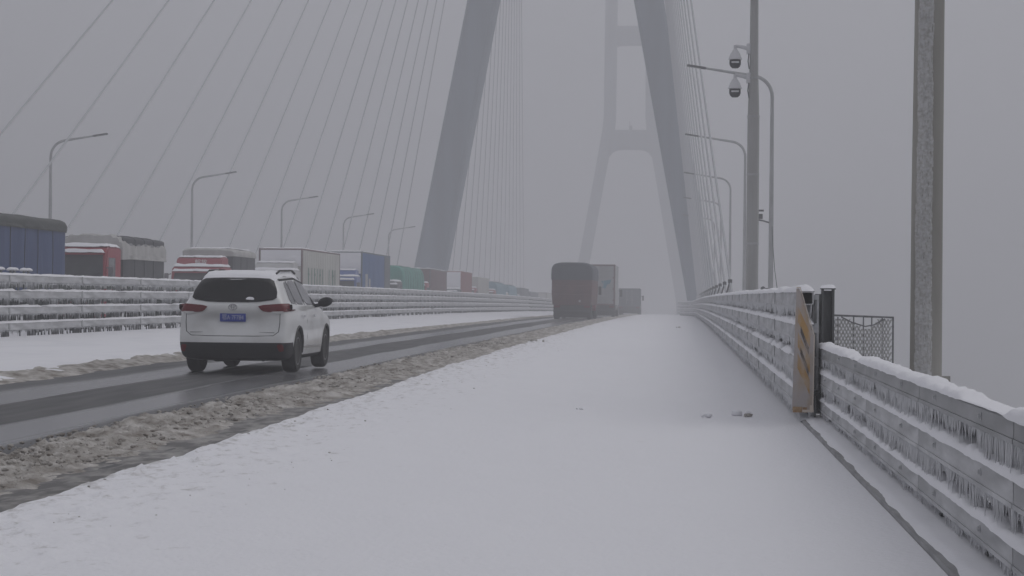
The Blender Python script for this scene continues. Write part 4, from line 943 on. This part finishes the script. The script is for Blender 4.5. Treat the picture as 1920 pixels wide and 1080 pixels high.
def make_cab(t, colr, H=2.75, L=2.2, W=2.46, deflector=None, defl_h=.55, visor_snow=True, seed=0, high=False, text=None, beltz=1.75, wiper_snow=False):
    """cab at local y 0..L, front at y=0 facing -y"""
    c = .06
    poly = [(0.10, .55), (.02, .75), (.0, 1.25), (.03, 1.72), (.22, H - .22), (.34, H - .06), (.52, H), (L - .05, H), (L, H - .08), (L, .75), (L - .3, .55)]
    b_ = bmesh.new(); n = len(poly)
    v0 = [b_.verts.new((-W / 2, y, z)) for y, z in poly]; v1 = [b_.verts.new((W / 2, y, z)) for y, z in poly]
    b_.faces.new(v0); b_.faces.new(list(reversed(v1)))
    for i in range(n): b_.faces.new((v0[i], v1[i], v1[(i + 1) % n], v0[(i + 1) % n]))
    bmesh.ops.recalc_face_normals(b_, faces=b_.faces)
    bmesh.ops.bevel(b_, geom=[e for e in b_.edges if abs((e.verts[0].co - e.verts[1].co).x) < .01], offset=.07, segments=3, affect='EDGES')
    MB().bm(b_).build('cab', colr, t, ang=40)
    zt_, zb_ = H - .30, 1.74
    yt_, yb_ = .03 + .19 * (zt_ - 1.72) / (H - .22 - 1.72) - .012, .03 - .008
    ws = MB(); 
    ws.add([(-W / 2 + .10, yb_ - .004, zb_), (W / 2 - .10, yb_ - .004, zb_), (W / 2 - .16, yt_ - .004, zt_), (-W / 2 + .16, yt_ - .004, zt_), (-W / 2 + .10, yb_ + .02, zb_), (W / 2 - .10, yb_ + .02, zb_), (W / 2 - .16, yt_ + .02, zt_), (-W / 2 + .16, yt_ + .02, zt_)],
           [(0, 1, 2, 3), (4, 7, 6, 5), (0, 4, 5, 1), (1, 5, 6, 2), (2, 6, 7, 3), (3, 7, 4, 0)])
    wso = ws.build('windscreen', 'windscreen', t, smooth=False)
    MB().tube([(-.5, yb_ - .03, zb_ + .02), (.3, yb_ + .02, zb_ + .35)], .015, 5).tube([(.3, yb_ - .03, zb_ + .02), (1.0, yb_ + .02, zb_ + .3)], .015, 5).build('wiper', 'chassis', wso)
    vz = H - .26
    vo = MB().prism([(yt_ - .26, vz - .03), (yt_ + .05, vz + .09), (yt_ + .05, vz + .06), (yt_ - .26, vz - .06)], 'x', -W / 2 + .1, W / 2 - .1).build('sun_visor', colr, t, smooth=False)
    if visor_snow: snowcap(vo, -W / 2 + .08, W / 2 - .08, yt_ - .27, yt_ + .16, vz + .03, .11, seed + 71, 'visor_snow')
    MB().box(-.9, .9, -.02, .04, .95, 1.5, .02).build('grille', 'chassis', t)
    MB().box(-W / 2, W / 2, -.08, .25, .38, .78, .06).build('bumper', colr, t)
    for s in (-1, 1):
        MB().box(s * .85 - .22, s * .85 + .22, -.1, -.06, .62, .78, .03).build('headlight', 'lens_white', t)
        MB().box(s * (W / 2 + .004) - .006, s * (W / 2 + .004) + .006, .42, 1.35, 1.72, H - .42, .004).build('side_window', 'side_glass', t)
        mo = MB().box(s * (W / 2 + .20) - .10, s * (W / 2 + .20) + .10, -.02, .10, 1.70, 2.28, .04); mo.tube([(s * W / 2, .15, 2.25), (s * (W / 2 + .2), .06, 2.2)], .025, 6).tube([(s * W / 2, .15, 1.75), (s * (W / 2 + .2), .06, 1.8)], .025, 6)
        mo.build('wing_mirror', 'cab_grey', t)
    snowcap(t, -W / 2 + .03, W / 2 - .03, .34, L - .04, H, .13, seed + 31)
    if deflector:
        P_ = [(.50, H - .02), (.55, H + .05), (.62, H + defl_h * .7), (.80, H + defl_h), (1.5, H + defl_h + .06), (L - .1, H + defl_h), (L - .1, H - .02)]
        b_ = bmesh.new(); n = len(P_); v0 = [b_.verts.new((-W / 2 + .14, y, z)) for y, z in P_]; v1 = [b_.verts.new((W / 2 - .14, y, z)) for y, z in P_]
        b_.faces.new(v0); b_.faces.new(list(reversed(v1)))
        for i in range(n): b_.faces.new((v0[i], v1[i], v1[(i + 1) % n], v0[(i + 1) % n]))
        bmesh.ops.recalc_face_normals(b_, faces=b_.faces); bmesh.ops.bevel(b_, geom=b_.edges[:], offset=.05, segments=2, affect='EDGES')
        df = MB().bm(b_).build('roof_deflector', deflector, t, ang=40)
        snowcap(df, -W / 2 + .2, W / 2 - .2, .78, L - .15, H + defl_h + .02, .09, seed + 51, 'deflector_snow')
        if text:
            o = inst('deflector_lettering', text_mesh(text, .30, 'print_white', .004), df, (.1, .56, H + defl_h * .42), (R(90 - 9), 0, 0))
def chassis(t, L, W=2.4, axles=(1.3,), dirn=1, rear=True):
    MB().box(-.45, .45, .3, L - .2, .72, .98).build('chassis_frame', 'chassis', t, smooth=False)
    for y in axles:
        for s in (-1, 1): put_wheel(t, truck_wheel, (s * (W / 2 - .16), y, .50), s)
def opposing(name, label, yc0, yc1, top, cab, cargo, **k):
    """truck on the far carriageway facing the camera: cargo from yc0 to yc1, cab in front of it"""
    xc = -22.78; cabL = k.get('cabL', 2.2); gap = k.get('gap', .35)
    yb = yc0 - cabL - gap; z = zf(xc, (yc0 + yc1) / 2) + .05
    t = thing(name, label, 'truck', (xc, yb, z), 0, 'trucks queueing on the far carriageway'); t.rotation_euler = (slope((yc0 + yc1) / 2), 0, 0)
    make_cab(t, cab, k.get('cabH', 2.75), cabL, seed=int(yc0), deflector=k.get('defl'), defl_h=k.get('dh', .55), text=k.get('text'))
    c0 = cabL + gap; L = yc1 - yc0; H = top - z
    chassis(t, c0 + L, axles=(.75, c0 + 1.2, c0 + L - 1.5, c0 + L - 2.8) if L > 8 else (.75, c0 + L - 1.6))
    W = 2.5
    if cargo == 'box':
        m1, m2 = k['mats']
        b = MB().box(-W / 2, W / 2, c0, c0 + L, 1.0, H, .02).build('cargo_box', m1, t)
        fr = MB(); e = .07
        for x in (-W / 2, W / 2):
            s = 1 if x > 0 else -1
            for y in (c0, c0 + L): fr.box(min(x - s * e, x + s * .02), max(x - s * e, x + s * .02), y - .02 if y == c0 else y - e, y + e if y == c0 else y + .02, .98, H + .02)
            fr.box(min(x - s * e, x + s * .018), max(x - s * e, x + s * .018), c0, c0 + L, H - e, H + .018); fr.box(min(x - s * e, x + s * .018), max(x - s * e, x + s * .018), c0, c0 + L, .96, 1.06)
        for y in (c0, c0 + L): fr.box(-W / 2, W / 2, y - .018 if y == c0 else y - e, y + e if y == c0 else y + .018, H - e, H + .016)
        fr.build('box_frame', m2, b, smooth=False)
        nr = int(L / .6)
        for i in range(nr): MB().box(W / 2 + .001, W / 2 + .016, c0 + .3 + i * L / nr, c0 + .34 + i * L / nr, 1.08, H - .1).build('rib', m1, b, smooth=False)
        snowcap(t, -W / 2 + .05, W / 2 - .05, c0 + .05, c0 + L - .05, H + .01, .07, int(yc0) + 7)
        if k.get('front_snow'): 
            xs = np.linspace(-W / 2 + .1, W / 2 - .08, 24); zs = np.linspace(k['front_snow'], H - .06, 14); Xg, Zg = np.meshgrid(xs, zs, indexing='ij')
            MB().grid(np.stack([Xg, c0 - .015 - .05 * sst(-.2, .3, fbm(Xg * 1.2, Zg * 1.5, 3, int(yc0))) * np.sin(math.pi * (Zg - zs[0]) / (zs[-1] - zs[0])) ** .5, Zg], -1)).build('wind_packed_snow', 'rail_snow', b, ang=180, kind='stuff')
    elif cargo == 'tarp':
        A = tarp(L, W + .06, k.get('z0', 1.1), H, k.get('rnd', .3), int(yc0), k.get('fold', .03), k.get('sag', .04), max(24, int(L * 5)), k.get('bulge', .0)); o = tarp_obj(A, 'tarpaulin', k['mats'][0], t, c0)
        if yc0 < 200:
            for q in range(1, int(L / 1.5)):
                row = A[min(int(q * 1.5 / L * (A.shape[0] - 1)), A.shape[0] - 1)]
                MB().tube([(p_[0] * 1.008, p_[1] + c0, p_[2] + .012) for p_ in row[::3]], .014, 4).build('strap', 'cargo_dark', t)
        MB().box(-W / 2, W / 2, c0, c0 + L, .95, k.get('z0', 1.1) + .5 if k.get('side') else 1.12, .02).build('load_bed', k['mats'][1], t)
        if k.get('cap'):
            zc = k['cap']; B = tarp(L + .06, W + .16, H - zc, H + .05, .62, int(yc0) + 3, .04, .04, max(24, int(L * 5))); tarp_obj(B, 'cover_tarpaulin', k['capmat'], t, c0 - .03)
        if k.get('snow', True): snowcap(t, -W / 2 + .25, W / 2 - .25, c0 + .2, c0 + L - .2, H + (.06 if k.get('cap') else .02), .05, int(yc0) + 9)
    return t, c0, L, H
# 1 blue tarpaulin truck at the left frame edge
opposing('tarpaulin_truck', 'truck with blue side tarpaulin and dark olive cover at the left frame edge', 59.5, 71.6, 3.93, 'cab_red', 'tarp', mats=('tarp_blue', 'chassis'), cap=.42, capmat='tarp_olive', rnd=.16, fold=.045, sag=.03, snow=False)
# 2 red cab with striped, pleated load cover
t, c0, L, H = opposing('loaded_truck', 'red-cabbed truck with pleated grey checked load cover and snow on its cab', 79.3, 85.7, 3.62, 'cab_red', 'tarp', mats=('cargo_dark', 'cargo_dark'), z0=1.0, rnd=.08, fold=.006, sag=.0, snow=False, cabH=3.05)
A = tarp(L + .3, 2.66, 2.62, H + .02, .75, 5, .035, .05, 60); A[:, :, 1] -= .15
yy = A[:, :, 1]; fr = np.exp(-np.clip(yy + .1, 0, 9) / .5); A[:, :, 2] += .05 * fr * np.sign(np.sin(np.arange(61) * 1.55))[None, :] * .8; A[:, :, 1] -= .22 * fr * 0.4
tc_ = tarp_obj(A, 'load_cover', 'tarp_grey', t, c0)
for i in range(5):
    y = c0 + .9 + i * 1.05; k = [j for j in range(61) if A[int((y - c0) / (L + .3) * 59), j, 0] > 1.0 and A[int((y - c0) / (L + .3) * 59), j, 2] > H - .42]
    i0 = int((y - c0) / (L + .3) * 59); rows = [[A[q, j] + np.array([.012, 0, .012]) for j in k] for q in range(i0, min(i0 + 5, 60))]
    o = MB().grid(np.array(rows)).build('dark_check', 'tarp_stripe', tc_, ang=180)
# 3 red cab with white lettering and grey canopy
opposing('deflector_truck', 'truck with red roof deflector lettered in white above the white car roof', 99.2, 104.4, 3.50, 'cab_red', 'tarp', mats=('cargo_dark', 'cargo_dark'), defl='cab_red', dh=.42, cabH=2.62, text='解放', rnd=.12, cap=.34, capmat='tarp_grey', fold=.01, sag=.02)
# 4 white box truck with green print
t, c0, L, H = opposing('white_box_truck', 'white box truck with green lettering on its side behind the car', 117.5, 130.6, 3.93, 'cab_white', 'box', mats=('box_white', 'cargo_brown'), front_snow=3.0, cabH=2.75, defl='cab_white', dh=.40)
bx = [o for o in t.children if o.name.startswith('cargo_box')][0]
mb = MB()
for f_, w_, h_ in ((.12, .22, 1.5), (.19, .16, 1.25), (.25, .22, 1.45), (.31, .14, 1.3), (.37, .2, 1.35), (.43, .16, 1.2), (.58, .16, 1.15), (.66, .3, .95), (.72, .14, 1.0)):
    y_ = c0 + L * f_ * 1.18; st_ = MB().box(1.268, 1.274, y_, y_ + w_, H - 1.15 - h_, H - 1.05)
    if w_ > .18: st_.add([(1.276, y_ - .12, H - 1.5), (1.276, y_ + w_ + .14, H - 1.5), (1.276, y_ + w_ + .14, H - 1.36), (1.276, y_ - .12, H - 1.36)], [(0, 1, 2, 3)])
    st_.build('letter_stroke', 'print_green', bx, smooth=False)
# 5 blue curtain-sider
t, c0, L, H = opposing('blue_curtain_truck', 'blue curtain-sided truck with snow plastered on the cargo front', 139.9, 153.5, 4.22, 'cab_blue', 'box', mats=('curtain_blue', 'cargo_slate'), front_snow=2.9, cabH=2.7, defl='cab_blue', dh=.4)
bx = [o for o in t.children if o.name.startswith('cargo_box')][0]
MB().box(1.252, 1.275, c0 + L - 2.9, c0 + L - .1, 1.1, H - .1).build('grey_rear_panel', 'cargo_slate', bx, smooth=False)
MB().box(1.252, 1.268, c0 + 1.5, c0 + 2.6, 1.4, 2.9).box(1.252, 1.268, c0 + 3.1, c0 + 3.9, 1.4, 2.6).build('faded_patch', 'box_grey', bx, smooth=False)
# 6 green tarpaulin
opposing('green_tarpaulin_truck', 'truck under a bright green tarpaulin in the queue', 161.0, 174.6, 3.6, 'cab_grey', 'tarp', mats=('tarp_green', 'chassis'), rnd=.45, fold=.06, sag=.06, snow=False, cabH=2.6)
opposing('brown_cargo_truck', 'brown high-sided truck between the green tarpaulin and the maroon box', 178.6, 191.2, 3.55, 'cab_red', 'box', mats=('cargo_brown', 'cab_grey'), cabH=2.7)
opposing('maroon_box_truck', 'maroon box truck with snow on its front panel and a navy cab', 204.4, 214.6, 3.6, 'cab_navy', 'box', mats=('cargo_maroon', 'cargo_maroon'), front_snow=2.2, cabH=2.4)
opposing('pale_box_truck', 'faint pale box truck with a red cab behind the maroon one', 221.2, 233.8, 3.2, 'cab_red', 'box', mats=('box_white', 'box_white'), cabH=2.7)
opposing('teal_tarpaulin_truck', 'faint teal tarpaulin truck with a red and white cab', 244.0, 257.0, 2.85, 'cab_red', 'tarp', mats=('tarp_teal', 'chassis'), rnd=.4, fold=.05, sag=.08, cabH=2.7)
opposing('slate_tarpaulin_truck', 'faint slate-blue tarpaulin truck far along the queue', 262.0, 275.0, 2.6, 'cab_white', 'tarp', mats=('tarp_teal', 'chassis'), rnd=.4, fold=.05, sag=.08, cabH=2.5)
opposing('grey_truck', 'ghostly grey flat-topped truck in the fog near the crest', 281.0, 296.0, 2.25, 'cab_blue', 'box', mats=('cargo_slate', 'cargo_slate'), cabH=2.4)
opposing('low_truck', 'ghostly low truck in the fog behind the grey flat-topped one', 300.0, 316.0, 1.75, 'cab_grey', 'box', mats=('cargo_slate', 'cargo_slate'), cabH=2.4)
opposing('last_truck', 'last barely visible pale truck of the queue beside the red tarpaulin rear', 335.8, 352.0, 1.65, 'cab_white', 'box', mats=('box_white', 'cargo_brown'), cabH=2.4)

# trucks ahead on our carriageway, seen from behind
def leading(name, label, xc, y0, L, top, kind, mats):
    z = zf(xc, y0 + 3) ; t = thing(name, label, 'truck', (xc, y0, z), 0, 'trucks driving away ahead'); t.rotation_euler = (slope(y0 + L / 2), 0, 0)
    H = top - z; W = 2.5
    MB().box(-.45, .45, .3, L + 2, .72, .98).build('chassis_frame', 'chassis', t, smooth=False)
    for y in (1.1, 2.4, L + 1.3):
        for s in (-1, 1): put_wheel(t, truck_wheel, (s * (W / 2 - .16), y, .50), s)
    # cab beyond the load, turned to the driving direction
    c = bpy.data.objects.new('cab_assembly', None); link(c, t); c.location = (0, L + 2.55, 0); c.rotation_euler = (0, 0, math.pi)
    P_ = [(0.10, .55), (.02, .75), (.0, 1.25), (.03, 1.72), (.22, 2.5), (.34, 2.66), (.52, 2.75), (2.15, 2.75), (2.2, 2.65), (2.2, .75), (1.9, .55)]
    MB().prism(P_, 'x', -1.2, 1.2).build('cab', mats[2], c, smooth=False)
    MB().box(-1.1, 1.1, .06, .10, 1.8, 2.45).build('windscreen', 'windscreen', c, smooth=False)
    for s in (-1, 1):
        MB().box(s * 1.42 - .1, s * 1.42 + .1, .0, .12, 1.7, 2.3, .03).tube([(s * 1.2, .15, 2.2), (s * 1.42, .06, 2.2)], .03, 6).build('wing_mirror', 'chassis', t).location = (0, L + 2.3, 0)
        MB().box(s * 1.0 - .2, s * 1.0 + .2, -.06, 0, .78, .93, .02).build('tail_light', 'tail_red', t)
        MB().box(s * .95 - .3, s * .95 + .3, .45, .48, .2, .85).build('mud_flap', 'chassis', t, smooth=False)
    MB().box(-1.22, 1.22, .02, .07, .14, .98, .02).build('mud_skirt', 'chassis', t)
    MB().box(-1.2, 1.2, -.08, .04, .45, .60, .02).build('under_run_bar', 'cargo_dark', t)
    if kind == 'round':
        A = tarp(L, W + .12, 1.0, H, .30, 3, .05, .03, 50, .06); tarp_obj(A, 'load_cover', mats[0], t, 0)
        B = tarp(L + .1, W + .30, H - 1.15, H + .04, .62, 6, .04, .03, 50, .01); tarp_obj(B, 'top_tarpaulin', mats[1], t, -.05)
        MB().box(-W / 2, W / 2, -.02, L, .95, 1.6, .03).build('load_bed', mats[0], t)
        MB().tube([(-1.25, -.06, 1.7), (0, -.08, 1.66), (1.25, -.06, 1.7)], .02, 5).tube([(-1.3, -.06, 2.3), (0, -.09, 2.22), (1.3, -.06, 2.3)], .015, 5).build('lashing_rope', 'cargo_brown', t)
        MB().box(.45, .58, -.05, 0, 1.15, 1.3).build('number_plate', 'box_grey', t, smooth=False)
    else:
        MB().box(-W / 2, W / 2, 0, L, 1.0, H, .02).build('cargo_box', mats[0], t)
        fr = MB()
        for s in (-1, 1): fr.box(s * 1.2 - .06, s * 1.2 + .06, -.03, .02, .98, H + .01)
        fr.box(-W / 2, W / 2, -.028, .02, H - .12, H + .012).box(-W / 2, W / 2, -.028, .02, .97, 1.08).build('door_frame', mats[1], t, smooth=False)
        for s in (-1, 1):
            d = MB().box(s * .59 - .57, s * .59 + .57, -.018, 0, 1.1, H - .14, .008).build('rear_door', mats[0], t)
            MB().tube([(s * .3, -.035, 1.1), (s * .3, -.035, H - .15)], .018, 6).box(s * .3 - .02, s * .3 + .18, -.05, -.02, 1.7, 1.74).build('lock_rod', 'galv', d)
            for zz in (1.3, 2.2, 3.1):
                if zz < H - .3: MB().box(s * 1.12 - .06, s * 1.12 + .06, -.045, -.015, zz, zz + .12).build('hinge', mats[1], d, smooth=False)
    return t
leading('red_load_truck', 'truck with bulging red load under a navy tarpaulin seen from behind', -7.15, 138.0, 9.0, 3.55, 'round', ('cargo_red', 'tarp_navy', 'cab_red'))
t = leading('box_truck_ahead', 'grey box truck just ahead of the red loaded truck', -6.42, 166.0, 9.0, 3.82, 'box', ('box_grey', 'cargo_brown', 'cab_white'))
MB().prism([(.15, 2.9), (.95, 3.0), (.85, 2.7), (.6, 2.6), (.5, 2.3), (.2, 2.35), (.3, 2.6)], 'y', -.022, -.019).build('blue_logo_print', 'tarp_teal', t, smooth=False)
leading('small_grey_truck', 'small slate box truck fading into the fog below the distant tower', -5.88, 243.0, 7.0, 2.13, 'box', ('cargo_slate', 'cargo_slate', 'cab_white'))

# ================================================================== SMALL THINGS ON THE SNOW
def clod(name, label, x, y, s, mat='rail_snow', mat2=None):
    v = IV * (1 + .5 * (rng.random((len(IV), 1)) - .5)) * np.array([s, s * .8, s * .6]); mb = MB().add(v, IF)
    for q in range(3): mb.add(IV * (1 + .5 * (rng.random((len(IV), 1)) - .5)) * s * .45 + np.array([rng.normal() * s, rng.normal() * s * .6, -.1 * s]), IF)
    o = mb.build(name, mat, ang=70); o.location = (x, y, zf(x, y) + .055 + s * .2); return tag(o, label, 'ice lump', 'lumps on the shoulder snow')
def clump(x, y, s): pass
clod('ice_lump', 'larger ice lump lying on the smooth snow left of the hazard board', .70, 25.3, .075)
clod('dirt_lump', 'dark dirty crumb beside the larger ice lump on the snow', .83, 25.1, .045, 'slush')
clod('ice_lump', 'low buried ice lump left of the larger one on the snow', .36, 24.8, .05, 'snow')
clod('dirt_lump', 'tiny dark crumb far up the snowy shoulder below the tower leg', -.02, 100.0, .07, 'slush')
clod('dirt_lump', 'small dark clod near the slush far up the shoulder', -4.35, 62.0, .10, 'slush')
clod('ice_lump', 'small snow pellet standing alone in the middle of the shoulder', -1.2, 25.6, .03, 'snow')

# ================================================================== FOG
mb = MB().box(-3000, 3000, -2100, 4000, -43, 114)
hz = mb.build('haze', 'snow', smooth=False); hz.data.materials.clear()
hm = bpy.data.materials.new('fog'); hm.use_nodes = True; n = hm.node_tree; n.nodes.clear()
out_ = n.nodes.new('ShaderNodeOutputMaterial'); pv = n.nodes.new('ShaderNodeVolumePrincipled')
pv.inputs['Color'].default_value = (.922, .922, .945, 1); pv.inputs['Density'].default_value = 0.0033; pv.inputs['Anisotropy'].default_value = 0.2
n.links.new(pv.outputs[0], out_.inputs['Volume']); hz.data.materials.append(hm); hz['kind'] = 'stuff'
tag(hz, 'even grey snow fog filling the whole bridge view', 'fog', kind='stuff')
